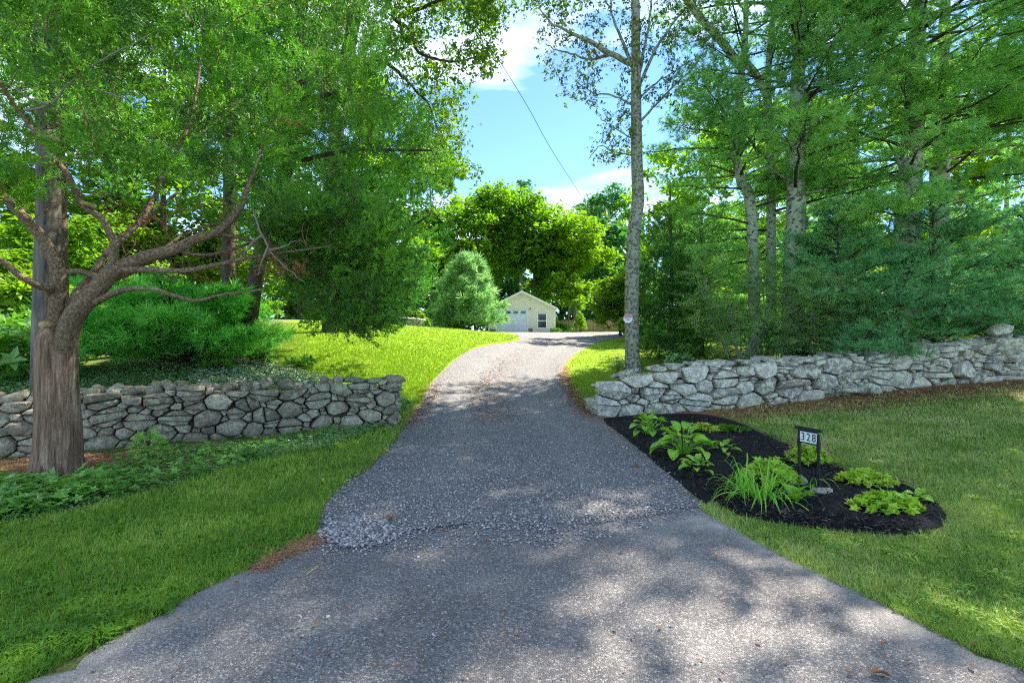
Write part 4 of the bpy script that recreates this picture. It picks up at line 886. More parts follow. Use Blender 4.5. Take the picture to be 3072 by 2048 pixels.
def octobj(name, r, y0, y1, mat, **k):
    V, n = octa(r, y0, y1, **k); Q = [(i, (i + 1) % n, n + (i + 1) % n, n + i) for i in range(n)]
    obj(name, V + sp, [np.array(Q), np.array([range(n)]), np.array([range(2 * n - 1, n - 1, -1)])], M[mat], st_)
octobj('plate', .124, 0, .004, 'signwhite'); octobj('red_band', .116, -.003, -.0005, 'red', zlo=.016)
for s, sz, z, mat in (('PRIVATE', .045, .078, 'signwhite'), ('PROPERTY', .045, .036, 'signwhite'), ('NO TRESPASSING', .02, -.004, 'ink')):
    me = textmesh(s, sz); me.materials.append(M[mat]); o = bpy.data.objects.new('lettering', me); COL.objects.link(o); o.parent = st_; o.location = (0, -.006, z); o.rotation_euler = (R_(90), 0, 0)
q = QB()
for z in (-.03, -.045): q.box((-.045, -.002, z - .003), (.03, -.0006, z + .003))
V = np.concatenate(q.V) + sp; obj('fine_print', V, np.concatenate(q.Q), M['ink'], st_)
obj('warning_mark', np.array([(.04, -.002, -.055), (.07, -.002, -.055), (.055, -.002, -.025)]) + sp, np.array([(0, 1, 2)]), M['yellow'], st_)

# --- broadleaf trees
def broadleaf(name, label, base, h, blobs, mat, nleaf, lsz, rt=.2, group=None, bark='bark_grey', temps=SINGLE, cat='tree', tint=.5, trunk_top=.75, lean=(0, 0), conn=70, twr=.02):
    """blobs: list of (dx, dy, z, rx, rz); leaves lie through each lobe, denser near its skin"""
    base = np.array([base[0], base[1], float(g(base[0], base[1]))]); t = thing(name, label, cat, base, group)
    b = QB(); top = base + [lean[0], lean[1], h * trunk_top]; P = spline([base - [0, 0, .2], base + [lean[0] * .2 + rng.normal() * .1, 0, h * .3], top], 6); b.tube(P, taper(P, rt, rt * .35), 10, flute=.04); b.build('trunk', M[bark], t)
    B_ = np.array([(base[0] + x, base[1] + y, base[2] + z) for x, y, z, _, _ in blobs]); vol = np.array([r * r * rz for *_, r, rz in blobs]) ** .8; pick = rng.choice(len(blobs), nleaf, p=vol / vol.sum())
    RX = np.array([r for *_, r, _ in blobs]); RZ = np.array([r for *_, r in blobs])
    # sub-clumps break the lobes up
    C = []; 
    nleaf = nleaf * 5; nc = max(60, nleaf // 60); pk = rng.choice(len(blobs), nc, p=vol / vol.sum()); d = unit(rng.normal(size=(nc, 3))); rr = rng.random((nc, 1)) ** .38
    cc = B_[pk] + d * rr * np.stack([RX[pk], RX[pk], RZ[pk]], 1)
    tw = QB(); m_ = rng.choice(nc, min(conn, nc), replace=False); connect(tw, P[len(P) // 3:], cc[m_], base, twr, .012, 4); tw.build('branches', M[bark], t)
    ci = rng.integers(0, nc, nleaf); cr_ = (RX[pk[ci]] * .17)[:, None]; pos = cc[ci] + rng.normal(size=(nleaf, 3)) * cr_ * [1, 1, .55]
    tint_ = np.clip(np.clip(rng.normal(size=nc) * .14 + tint, 0, 1)[ci] + rng.normal(size=nleaf) * .1, 0, 1)
    dn = rng.normal(size=(nleaf, 3)); dn[:, 2] = dn[:, 2] * .5 - .15; up = np.array([0, 0, 1.]) + rng.normal(size=(nleaf, 3)) * .55
    tb = TB(); scatter(tb, temps, pos, basis(dn, up), lsz * .85 * rng.uniform(.7, 1.3, nleaf), tint_, .1); tb.build('crown', M[mat], t); return t
def rb(n, w, h0, h1_, r, dep=None, seed=None):
    out = []
    for _ in range(n):
        f = rng.random(); ww = w * math.sqrt(max(.05, 1 - (f * 1.6 - .75) ** 2)); out.append((rng.uniform(-1, 1) * ww, rng.uniform(-1, 1) * (dep or w) * .8, h0 + (h1_ - h0) * f, r * rng.uniform(.7, 1.2), r * rng.uniform(.6, .9)))
    return out
# behind the garage
def WX(px, Y): return ((px - CX) / F * Y, Y)
broadleaf('maple_tree', 'big rounded green tree directly behind the garage, tallest of the middle group', WX(533, 54), 17, rb(16, 5.2, 4, 15.0, 2.9), 'leafA', 3800, .62, .4, 'broadleaf trees behind the garage', tint=.62)
broadleaf('maple_tree', 'yellow green tree behind the right end of the garage roof', WX(575, 52), 12.5, rb(12, 3.4, 2, 11.0, 2.3), 'leafB', 2600, .52, .3, 'broadleaf trees behind the garage', tint=.45)
broadleaf('maple_tree', 'grey green tree with two thin dark stems left of the garage', WX(476, 50), 16, rb(12, 4.2, 5, 14.8, 2.4), 'leafA', 2600, .5, .25, 'broadleaf trees behind the garage', tint=.7)
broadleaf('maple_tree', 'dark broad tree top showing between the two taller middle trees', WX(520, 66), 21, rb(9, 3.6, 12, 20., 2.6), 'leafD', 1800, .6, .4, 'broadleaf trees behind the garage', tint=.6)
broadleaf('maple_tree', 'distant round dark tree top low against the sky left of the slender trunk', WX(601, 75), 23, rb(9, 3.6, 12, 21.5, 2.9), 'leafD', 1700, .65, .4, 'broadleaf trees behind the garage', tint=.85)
broadleaf('maple_tree', 'sunlit tree crown just left of the slender trunk at the skyline', WX(622, 70), 22, rb(8, 3.4, 8, 18.5, 2.6), 'leafA', 1500, .65, .4, 'broadleaf trees behind the garage', tint=.7)
broadleaf('low_tree', 'bright yellow green low branches hanging beside the right garage eave', WX(568, 47), 6.5, rb(7, 1.9, 2.4, 5.6, 1.1), 'leafB', 1300, .34, .12, None, tint=.75)
broadleaf('rounded_shrub', 'rounded yellow green shrub tree left of the slender trunk, right of the drive', WX(621, 25), 4.1, [(x, y, z, .7, .5) for x, y, z in ((0,0,3.1),(-.5,0,2.7),(.5,.2,2.8),(-.9,-.1,2.0),(.9,0,2.0),(-.95,0,1.4),(-.4,-.3,2.0),(.2,-.2,1.5),(-.7,-.2,1.0),(.6,0,1.1),(0,-.3,2.4))], 'leafB', 3000, .17, .09, None, cat='shrub', tint=.5, bark='bark_dark')
# dark distant woodland closing the view: far-off mass
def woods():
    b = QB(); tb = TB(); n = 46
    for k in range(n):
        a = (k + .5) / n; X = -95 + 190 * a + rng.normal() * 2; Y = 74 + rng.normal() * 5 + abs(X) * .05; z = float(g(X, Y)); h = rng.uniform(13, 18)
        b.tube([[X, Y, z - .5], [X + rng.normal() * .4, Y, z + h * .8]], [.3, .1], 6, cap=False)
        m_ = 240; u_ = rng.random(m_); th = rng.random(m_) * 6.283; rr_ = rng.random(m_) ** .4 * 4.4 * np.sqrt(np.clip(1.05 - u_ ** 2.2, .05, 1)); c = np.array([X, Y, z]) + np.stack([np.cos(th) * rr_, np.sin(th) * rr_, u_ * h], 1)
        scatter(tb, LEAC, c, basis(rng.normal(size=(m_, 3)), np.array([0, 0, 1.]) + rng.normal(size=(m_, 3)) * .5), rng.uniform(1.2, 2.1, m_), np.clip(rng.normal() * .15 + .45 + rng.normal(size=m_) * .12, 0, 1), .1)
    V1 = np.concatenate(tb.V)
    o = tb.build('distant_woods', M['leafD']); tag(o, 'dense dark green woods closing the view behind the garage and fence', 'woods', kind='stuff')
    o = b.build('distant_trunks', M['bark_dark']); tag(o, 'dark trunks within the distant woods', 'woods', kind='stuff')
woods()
# left background trees (behind the lawn and the big cedar)
for (px, Y, h, w_, mat, ti, nl, ls, lab) in (
    (-40, 17, 17, 3.2, 'leafA', .5, 1900, .3, 'leafy green tree at the far left edge behind the big cedar'),
    (40, 22, 19, 3.4, 'leafA', .75, 1700, .34, 'sunlit leafy tree behind the big cedar trunk'),
    (105, 26, 20, 3.6, 'leafB', .35, 1800, .36, 'yellow green leafy tree seen under the long cedar limbs'),
    (165, 24, 19, 3.2, 'leafA', .65, 1700, .34, 'leafy tree behind the wide pine shrub'),
    (225, 28, 21, 3.8, 'leafA', .55, 1900, .38, 'leafy tree at the upper left end of the lawn'),
    (300, 33, 24, 4.2, 'leafB', .4, 2000, .46, 'bright tree beyond the far left lawn'),
    (370, 38, 23, 4.2, 'leafA', .75, 2000, .5, 'green tree left of the pale young pine'),
    (430, 48, 20, 4.4, 'leafB', .3, 2000, .55, 'yellow green tree behind the pale young pine')):
    broadleaf('leafy_tree', lab, WX(px, Y), h, rb(22, w_, 1.0, h * .92, w_ * .5), mat, int(nl * 1.25), ls * 1.35, .18, 'leafy trees behind the left lawn', tint=ti)
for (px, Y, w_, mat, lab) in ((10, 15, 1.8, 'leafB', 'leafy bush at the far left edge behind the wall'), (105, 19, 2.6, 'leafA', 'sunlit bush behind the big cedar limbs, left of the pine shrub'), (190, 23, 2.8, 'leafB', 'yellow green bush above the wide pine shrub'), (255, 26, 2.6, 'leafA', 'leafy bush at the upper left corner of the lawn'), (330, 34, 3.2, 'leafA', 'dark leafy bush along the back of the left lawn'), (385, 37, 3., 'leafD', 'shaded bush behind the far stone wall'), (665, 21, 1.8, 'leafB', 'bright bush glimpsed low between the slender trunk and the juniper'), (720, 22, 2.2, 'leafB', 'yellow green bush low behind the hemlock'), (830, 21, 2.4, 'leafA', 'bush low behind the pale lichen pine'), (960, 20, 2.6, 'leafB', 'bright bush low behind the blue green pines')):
    broadleaf('leafy_bush', lab, WX(px, Y), w_ * 1.5, rb(8, w_, .3, w_ * 1.35, w_ * .4), mat, 900, .30 if Y < 30 else .42, .05, 'leafy bushes under the background trees', cat='bush', tint=.6, conn=20)
# right background trees
for (px, Y, h, w_, mat, ti, lab) in (
    (700, 27, 13, 3.2, 'leafA', .8, 'bright leafy tree seen between the juniper and the forked pine'),
    (775, 30, 16, 3.6, 'leafB', .5, 'yellow green tree glowing behind the pale lichen pine'),
    (850, 26, 15, 3.2, 'leafB', .4, 'bright yellow green tree between the two lichen pine trunks'),
    (930, 30, 18, 3.8, 'leafA', .8, 'leafy tree behind the rear lichen pine'),
    (1010, 25, 16, 3.4, 'leafB', .4, 'bright leafy tree at the right edge behind the blue green pines')):
    broadleaf('leafy_tree', lab, WX(px, Y), h, rb(16, w_, 1.0, h * .9, w_ * .5), mat, 1900, .42, .16, 'leafy trees behind the right pines', tint=ti)
# oak reaching over the drive from behind the cedars
base = np.array([WX(330, 17)[0], 17., float(g(WX(330, 17)[0], 17.))]); t = thing('oak_tree', 'tall oak with loose bright leaves arching against the sky above the dark cedar', 'tree', base)
b = QB(); P = limb(b, [base, W(335, 150, 16.5), W(350, 40, 15.5), W(372, -60, 15), W(380, -200, 15)], .3, .12, 12, 6, .05); nd = list(P)
for pl, Y in (([(372,-20),(390,5),(395,19),(410,30),(416,49),(426,56),(448,61),(462,60),(487,56),(497,62)], 13.5), ([(350,60),(380,60),(398,72),(416,90),(432,110),(440,140),(452,165)], 14.5), ([(372,-60),(420,-30),(460,-5),(490,10)], 13.), ([(380,-90),(450,-70),(520,-30),(560,-5)], 13.), ([(400,16),(440,0),(470,-20)], 13.), ([(345,80),(370,120),(400,160),(430,190)], 15.)): nd.extend(limb(b, PW(pl, [15.5] + [Y] * (len(pl) - 1)), .07, .015, 7, 5, wob=.02))
b.build('trunk', M['bark_dark'], t); tw = QB()
R1 = region([(360,-150),(470,-150),(480,-30),(494,0),(488,25),(478,45),(466,70),(462,100),(466,120),(462,150),(478,165),(478,182),(455,184),(436,176),(420,140),(385,120),(370,60)], 330, lambda p, n: 12.6 + rng.random(n) * 4)
R2 = region([(466,62),(482,44),(493,58),(490,70),(478,68)], 12, lambda p, n: 12.6 + rng.random(n)); R3 = region([(458,0),(500,-40),(502,20),(488,28),(470,10)], 26, lambda p, n: 12.6 + rng.random(n) * 2); R4 = region([(520,-60),(580,-60),(580,4),(560,8),(545,4),(520,6)], 30, lambda p, n: 12.6 + rng.random(n) * 2)
pts, dirs = connect(tw, nd, np.vstack([R1, R2, R3, R4]), W(370, 0, 15), .006, .004); tw.build('twigs', M['bark_dark'], t)
tb = TB(); C = np.repeat(pts, 13, 0) + rng.normal(size=(len(pts) * 13, 3)) * [.24, .24, .17]; scatter(tb, LEA, C, basis(rng.normal(size=C.shape)), rng.uniform(.13, .24, len(C)), np.repeat(np.clip(rng.normal(size=len(pts)) * .2 + .5, 0, 1), 13), .12); tb.build('leaves', M['oak'], t)
# grey trunk rising behind the big cedar
def trunkA(label, pix, Y, r, bark, w_, seedblob, mat):
    base = np.array([*WX(pix[0][0], Y), 0]); base[2] = float(g(base[0], base[1])); t = thing('tall_tree', label, 'tree', base, 'tall trunks behind the big cedar'); b = QB()
    P = spline(np.vstack([base - [0, 0, .1], PW(pix[1:], Y)]), 6); b.tube(P, taper(P, r, r * .6), 20, flute=.1); b.build('trunk', bark, t)
    cen = P[-1]; pts = cen + rng.normal(size=(90, 3)) * [w_, w_, 1.6] + [0, 0, 1.5]; tw = QB(); pts, dirs = connect(tw, P[-8:], pts, P[-4], .01, .005); tw.build('branches', bark, t)
    tb = TB(); clumpcloud(tb, JUNC, pts, dirs, 16, .6, .5); tb.build('crown', M[mat], t)
trunkA('thick grey trunk standing straight up right behind the big cedar', [(44,400),(46,300),(48,200),(46,100),(44,0),(43,-150),(43,-300)], 7.6, .175, M['bark_grey'], 1.4, 1, 'cedar2')
trunkA('pale narrow trunk beside the thick grey one behind the big cedar', [(64,400),(63,300),(61,200),(58,100),(56,0),(55,-150),(55,-300)], 8.2, .085, M['bark_limb'], 1.2, 2, 'cedar2')
# shade trees behind the camera across the road, to the left and right: same kind of pines, part of the roadside woods
# ---------------------------------------------------------------- garage
gz = 2.41; GYF = 43.2; GX0, GX1, GXm = -2.12, 3.95, .915
gar = thing('garage', 'cream sided garage with white door and gable roof closing the drive', 'garage', (GXm, GYF, gz))
def bx(name, lo, hi, mat, parent=gar, bev=0): q = QB(); q.box(lo, hi); return q.build(name, M[mat], parent, smooth=False)
def eave(x): return gz + 2.32 + 1.46 * (1 - abs(x - GXm) / (GX1 - GXm))
V = [(GX0 + .02, GYF + .03, gz), (GX1 - .02, GYF + .03, gz), (GX1 - .02, GYF + .03, gz + 2.3), (GXm, GYF + .03, gz + 3.72), (GX0 + .02, GYF + .03, gz + 2.3)]
V2 = [(x, GYF + 7.3, z) for x, _, z in V]; obj('wall', np.array(V + V2), [np.array([[4, 3, 2, 1, 0], [5, 6, 7, 8, 9]]), np.array([(0, 1, 6, 5), (1, 2, 7, 6), (4, 0, 5, 9)])], M['siding'], gar)
dx0, dx1, dz1 = -1.41, 1.39, gz + 2.09; wx0, wx1, wz0, wz1 = 2.40, 3.12, gz + .46, gz + 1.72
bh = .115; z = gz + .04; k = 0
while z < gz + 3.7:
    zt = min(z + bh, gz + 3.72); segs = [(GX0, GX1)]
    if zt > gz + 2.32:
        hw = (GX1 - GXm) * (1 - (z - gz - 2.3) / 1.46) - .0; segs = [(GXm - hw, GXm + hw)] if hw > .1 else []
    else: hw = None
    if z < dz1 + .06: segs = [(GX0, dx0 - .1), (dx1 + .1, GX1)]
    if z < gz + .36: segs = [(GX0 + .34, dx0 - .1), (1.9, 3.5)]
    if z + bh > wz0 - .06 and z < wz1 + .06 and z < dz1 + .3: segs = [s for s in segs if s[1] < 2] + [(s[0], wx0 - .07) for s in segs if s[1] > 3.4] + [(wx1 + .07, s[1]) for s in segs if s[1] > 3.4]
    for a, b_ in segs:
        if b_ - a < .05: continue
        hw2 = (GX1 - GXm) * (1 - max(0, zt - gz - 2.3) / 1.46); a2, b2 = max(a, GXm - hw2), min(b_, GXm + hw2)
        V = [(a, GYF - .011, z), (b_, GYF - .011, z), (b2, GYF - .002, zt), (a2, GYF - .002, zt), (a, GYF + .03, z), (b_, GYF + .03, z)]
        obj('siding_board', np.array(V), [np.array([(0, 1, 2, 3), (4, 5, 1, 0)])], M['siding'], gar)
    z += bh
bx('foundation', (1.5, GYF - .01, gz - .1), (1.88, GYF + .1, gz + .38), 'concrete'); bx('foundation', (3.52, GYF - .012, gz - .1), (GX1, GYF + .1, gz + .38), 'concrete'); bx('foundation', (GX0, GYF - .012, gz - .1), (dx0 - .12, GYF + .1, gz + .34), 'concrete')
bx('corner_trim', (GX1 - .04, GYF - .035, gz + .1), (GX1 + .05, GYF + .06, gz + 2.3), 'trim'); bx('corner_trim', (GX0 - .05, GYF - .035, gz + .1), (GX0 + .04, GYF + .06, gz + 2.3), 'trim')
# roof with overhang, rake boards
for s in (-1, 1):
    xe = GXm + s * (GX1 - GXm + .2); ze = gz + 2.30 - .1; zr = gz + 3.83
    sl = obj('roof', np.array([(GXm, GYF - .3, zr), (xe, GYF - .3, ze + .07), (xe, GYF + 7.5, ze + .07), (GXm, GYF + 7.5, zr), (GXm, GYF - .3, zr - .06), (xe, GYF - .3, ze + .01), (xe, GYF + 7.5, ze + .01), (GXm, GYF + 7.5, zr - .06)]), np.array([(0, 1, 2, 3), (7, 6, 5, 4), (0, 4, 5, 1), (1, 5, 6, 2), (2, 6, 7, 3)]), M['roof'], gar)
    obj('rake_board', np.array([(GXm, GYF - .325, zr - .0), (xe + s * .02, GYF - .325, ze + .06), (xe + s * .02, GYF - .325, ze - .1), (GXm, GYF - .325, zr - .17), (GXm, GYF - .295, zr - .0), (xe + s * .02, GYF - .295, ze + .06), (xe + s * .02, GYF - .295, ze - .1), (GXm, GYF - .295, zr - .17)]), np.array([(0, 3, 2, 1), (0, 1, 5, 4), (3, 7, 6, 2), (1, 2, 6, 5)]), M['trim'], gar)
    obj('soffit', np.array([(GXm, GYF - .29, zr - .1), (xe, GYF - .29, ze - .03), (xe, GYF + .02, ze - .03), (GXm, GYF + .02, zr - .1)]), np.array([(0, 1, 2, 3)]), M['trim'], gar)
# door: frame, four rows of raised panels, top row glazed
for lo, hi in (((dx0 - .1, GYF - .04, gz), (dx0, GYF + .02, dz1 + .1)), ((dx1, GYF - .04, gz), (dx1 + .1, GYF + .02, dz1 + .1)), ((dx0, GYF - .042, dz1), (dx1, GYF + .02, dz1 + .1))): bx('door_frame', lo, hi, 'trim')
dr = bx('garage_door', (dx0, GYF + .012, gz + .02), (dx1, GYF + .028, dz1), 'door'); ph = (dz1 - gz - .03) / 4
for r in range(4):
    z0 = gz + .03 + r * ph; bx('door_section', (dx0 + .005, GYF - .006, z0 + .008), (dx1 - .005, GYF + .011, z0 + ph - .008), 'door', dr)
    for c in range(4):
        a = dx0 + .1 + c * (dx1 - dx0 - .06) / 4; ww = (dx1 - dx0) / 4 - .13
        if r < 3: bx('panel', (a, GYF - .018, z0 + .1), (a + ww, GYF - .007, z0 + ph - .1), 'door', dr)
        else:
            bx('pane', (a + .06, GYF - .014, z0 + .16), (a + ww - .06, GYF - .007, z0 + ph - .11), 'glass', dr)
bx('door_handle', (-.06, GYF - .03, gz + .62), (.06, GYF - .02, gz + .65), 'black', dr)
wn = bx('window', (wx0, GYF - .01, wz0), (wx1, GYF + .02, wz1), 'glass')
for lo, hi in (((wx0 - .08, GYF - .05, wz0 - .08), (wx0, GYF + .02, wz1 + .08)), ((wx1, GYF - .05, wz0 - .08), (wx1 + .08, GYF + .02, wz1 + .08)), ((wx0, GYF - .048, wz1), (wx1, GYF + .02, wz1 + .08)), ((wx0, GYF - .055, wz0 - .08), (wx1, GYF + .02, wz0)), ((wx0, GYF - .036, (wz0 + wz1) / 2 - .035), (wx1, GYF - .01, (wz0 + wz1) / 2 + .035))): bx('frame', lo, hi, 'trim', wn)
q = QB(); zc = gz + 3.33
for s in (-1, 1): q.tube([(GXm + s * .05, GYF - .03, zc), (GXm + s * .12, GYF - .14, zc - .05)], [.035, .075], 10)
q.tube([(GXm, GYF + .0, zc + .02), (GXm, GYF - .05, zc + .02)], .06, 10); fl = q.build('flood_light', M['trim'], gar)
bx('sensor', (1.62, GYF - .09, gz + 2.12), (1.71, GYF - .02, gz + 2.24), 'black'); q = QB(); q.tube([(1.82, GYF - .02, gz + .42), (1.82, GYF - .12, gz + .42), (1.82, GYF - .12, gz + .55)], .025, 8); q.build('vent_pipe', M['trim'], gar)
# ---------------------------------------------------------------- stockade fences
def fence(label, x0, x1, Y0_, Y1_, posts, h=1.15):
    base = (x0, Y0_, float(g(x0, Y0_))); t = thing('stockade_fence', label, 'fence', base, 'stockade fences beside the garage')
    q = QB(); q.box((-.052, -.012, 0), (.052, .012, h)); V = np.concatenate(q.V); V = np.vstack([V, [(0, 0, h + .07)]])
    me = mkmesh('picket', V, [np.array([(0,1,5,4),(1,2,6,5),(2,3,7,6),(3,0,4,7)]), np.array([(4,5,8),(5,6,8),(6,7,8),(7,4,8)])]); me.materials.append(M['fence'])
    n = int(math.hypot(x1 - x0, Y1_ - Y0_) / .112)
    for k in range(n):
        f = k / max(1, n - 1); x, y = x0 + (x1 - x0) * f, Y0_ + (Y1_ - Y0_) * f; o = bpy.data.objects.new('picket', me); COL.objects.link(o); o.parent = t
        o.location = (x - base[0], y - base[1], float(g(x, y)) - base[2] + rng.normal() * .012); o.scale = (1, 1, rng.uniform(.98, 1.03)); o.rotation_euler = (0, rng.normal() * .01, 0)
    for f in posts:
        x, y = x0 + (x1 - x0) * f, Y0_ + (Y1_ - Y0_) * f; zz = float(g(x, y)); q = QB(); q.box((x - .06, y - .1, zz - .1), (x + .06, y - .02, zz + h + .14)); q.build('post', M['fence'], t, smooth=False)
    for zr in (.25, .9):
        q = QB(); q.tube([(x0, Y0_ + .04, float(g(x0, Y0_)) + zr), (x1, Y1_ + .04, float(g(x1, Y1_)) + zr)], .035, 6); q.build('rail', M['fence'], t)
fence('weathered picket stockade fence right of the garage behind the flower plants', 4.2, 13.0, 46.5, 48., (.0, .32, .46, .75))
fence('short stretch of weathered stockade fence between far stone wall and pale young pine', -9.2, -4.6, 45.5, 46., (.1, .42, .8), 1.1)
# ---------------------------------------------------------------- house number sign
sb = h1(799.5, 489); sgn = thing('house_number_sign', 'black two post house number sign reading 328 standing in the mulch bed', 'sign', (3.15, 5.0, float(sb[2])))
A_ = np.array([(799.2 - CX) / F * 5.1, 5.1]); B2 = np.array([(818.6 - CX) / F * 4.9, 4.9]); dA = (B2 - A_) / np.linalg.norm(B2 - A_); LnS = np.linalg.norm(B2 - A_); nS = np.array([dA[1], -dA[0]])
nS = nS if nS @ (-A_) > 0 else -nS
def sbox(name, u0, u1, w0, w1, z0, z1, mat, bev=0):
    zz = .05; P = []
    for z in (z0, z1):
        for (u, w_) in ((u0, w0), (u1, w0), (u1, w1), (u0, w1)): q = A_ + dA * u + nS * w_; P.append((q[0], q[1], zz + z))
    return obj(name, np.array(P), np.array([(0,3,2,1),(4,5,6,7),(0,1,5,4),(1,2,6,5),(2,3,7,6),(3,0,4,7)]), M[mat], sgn)
for u in (0, LnS): sbox('post', u - .011, u + .011, -.011, .011, -.12, .60 if u == 0 else .58, 'black'); sbox('post_sleeve', u - .014, u + .014, -.014, .014, .42, .50, 'black')
sbox('plate', .012, LnS - .012, -.004, .004, .475, .585, 'plate'); sbox('cap', -.035, LnS + .035, -.022, .022, .602, .632, 'black'); sbox('bottom_rail', .0115, LnS - .0115, -.009, .009, .462, .4745, 'black'); sbox('top_rail', .0115, LnS - .0115, -.009, .009, .586, .6015, 'black')
for k, s in enumerate('328'):
    me = textmesh(s, .115, .001); me.materials.append(M['ink']); me.transform(Matrix.Diagonal((.82, 1, 1, 1)))
    o = bpy.data.objects.new('numeral', me); COL.objects.link(o); o.parent = sgn; u = LnS * (.22 + .28 * k); q = A_ + dA * u + nS * .0062
    o.location = np.array([q[0], q[1], .05 + .528]) - np.array(ORG[sgn.name]); o.rotation_euler = (R_(90), 0, math.atan2(dA[1], dA[0]))
# ---------------------------------------------------------------- plants in the bed
def strip(l, w, rise, droop, n=5, fold=.12, tipw=.0, cup=0.):
    s = np.linspace(0, 1, n + 1); wd = w * (np.sin(np.pi * np.clip(s * .86 + .1, 0, 1)) ** .8) if cup else w * (1 - s ** 3) + .001
    V = []
    for a, b_ in zip(s, wd): 
        x = l * a * (1 - .25 * droop * a); z = l * (rise * a - droop * a * a); V += [(x, b_ / 2, z + fold * b_), (x, 0, z), (x, -b_ / 2, z + fold * b_)]
    Q = [(i * 3 + j, i * 3 + j + 1, i * 3 + j + 4, i * 3 + j + 3) for i in range(n) for j in range(2)]
    return np.array(V), np.array(Q)
def leafmesh(name, mat, tint, *a, **k):
    V, Q = strip(*a, **k); me = mkmesh(name, V, Q, True, {'tint': np.clip(np.full(len(V), tint) + np.random.default_rng(1).normal(size=len(V)) * .03, 0, 1)}); me.materials.append(M[mat]); return me
def plant(name, label, cat, px, py, n, meshes, rad, h, sc, pitch, group=None, stalk=None, zoff=.04):
    p = h1(px, py); p[2] += zoff; t = thing(name, label, cat, tuple(p), group)
    for k in range(n):
        f = (k + .5) / n; az = k * 2.4 + rng.normal() * .3; rr = rad * math.sqrt(f); o = bpy.data.objects.new('leaf', meshes[rng.integers(len(meshes))]); COL.objects.link(o); o.parent = t
        hh = h * (1 - f * .75) * rng.uniform(.8, 1.1); o.location = (math.cos(az) * rr, math.sin(az) * rr, hh); o.rotation_euler = (rng.normal() * .2, -pitch[0] - (pitch[1] - pitch[0]) * (1 - f) + rng.normal() * .12, az + rng.normal() * .25); s = sc * rng.uniform(.75, 1.2) * (1.1 - .2 * (1 - f)); o.scale = (s, s, s)
        if stalk:
            q = QB(); e = p + np.array(o.location); q.tube([p + [math.cos(az) * rr * .15, math.sin(az) * rr * .15, -.03], p + [math.cos(az) * rr * .5, math.sin(az) * rr * .5, hh * .75], e], [.006, .005, .003], 4, cap=False, a=.4); q.build('stalk', M['hosta'], t)
    return t
HO = [leafmesh('hosta_leaf', 'hosta', ti, .22, .15, .25, dr_, n=6, fold=.16, cup=1) for ti, dr_ in ((.3, .45), (.5, .6), (.7, .5), (.85, .7), (.15, .55))]
plant('hosta', 'tall lime green hosta at the wall end of the mulch bed', 'plant', 650, 437, 26, HO, .22, .32, .8, (-.1, .8), 'hostas in the mulch bed', True)
plant('hosta', 'largest lime hosta with broad leaves, in front of the one by the wall', 'plant', 683, 457, 34, HO, .30, .34, .88, (-.2, .8), 'hostas in the mulch bed', True)
plant('hosta', 'small hosta in the middle of the bed, right of the largest hosta', 'plant', 724, 456, 16, HO, .14, .16, .55, (0, .7), 'hostas in the mulch bed', None)
plant('hosta', 'small ragged hosta at the driveway side, below the largest hosta', 'plant', 697, 474, 20, HO, .14, .15, .55, (0, .8), 'hostas in the mulch bed', None)
plant('hosta', 'tiny upright hosta with yellowing leaves just left of the sign posts', 'plant', 797, 505, 9, HO, .05, .03, .75, (.5, 1.3), 'hostas in the mulch bed', None)
plant('hosta', 'single small sprig at the far right tip of the bed', 'plant', 917, 505, 6, HO, .05, .08, .6, (0, .7), 'hostas in the mulch bed', True)
DL = [leafmesh('daylily_blade', 'daylily', ti, .62, .017, ri, dr_, n=8, fold=.2) for ti, ri, dr_ in ((.3, 1.3, 1.35), (.5, 1.1, 1.3), (.7, 1.5, 1.4), (.9, .8, 1.0), (.6, 1.9, 1.4))]
def daylily(label, px, py, n, rad, sc):
    p = h1(px, py); p[2] += .04; t = thing('daylily', label, 'plant', tuple(p), 'daylilies in the mulch bed')
    for k in range(n):
        a = rng.random() * 6.283; r = rad * math.sqrt(rng.random()); o = bpy.data.objects.new('leaf', DL[rng.integers(5)]); COL.objects.link(o); o.parent = t; o.location = (math.cos(a) * r, math.sin(a) * r * .7, 0); o.rotation_euler = (rng.normal() * .12, -rng.uniform(-.1, .35), a + rng.normal() * .7); o.scale = (sc * rng.uniform(.6, 1.1),) * 2 + (sc * rng.uniform(.65, 1.05),)
daylily('big arching clump of daylily leaves in the middle of the mulch bed', 757, 501, 105, .2, .85)
daylily('few thin daylily blades standing between the two sign posts', 809, 492, 11, .05, .7)
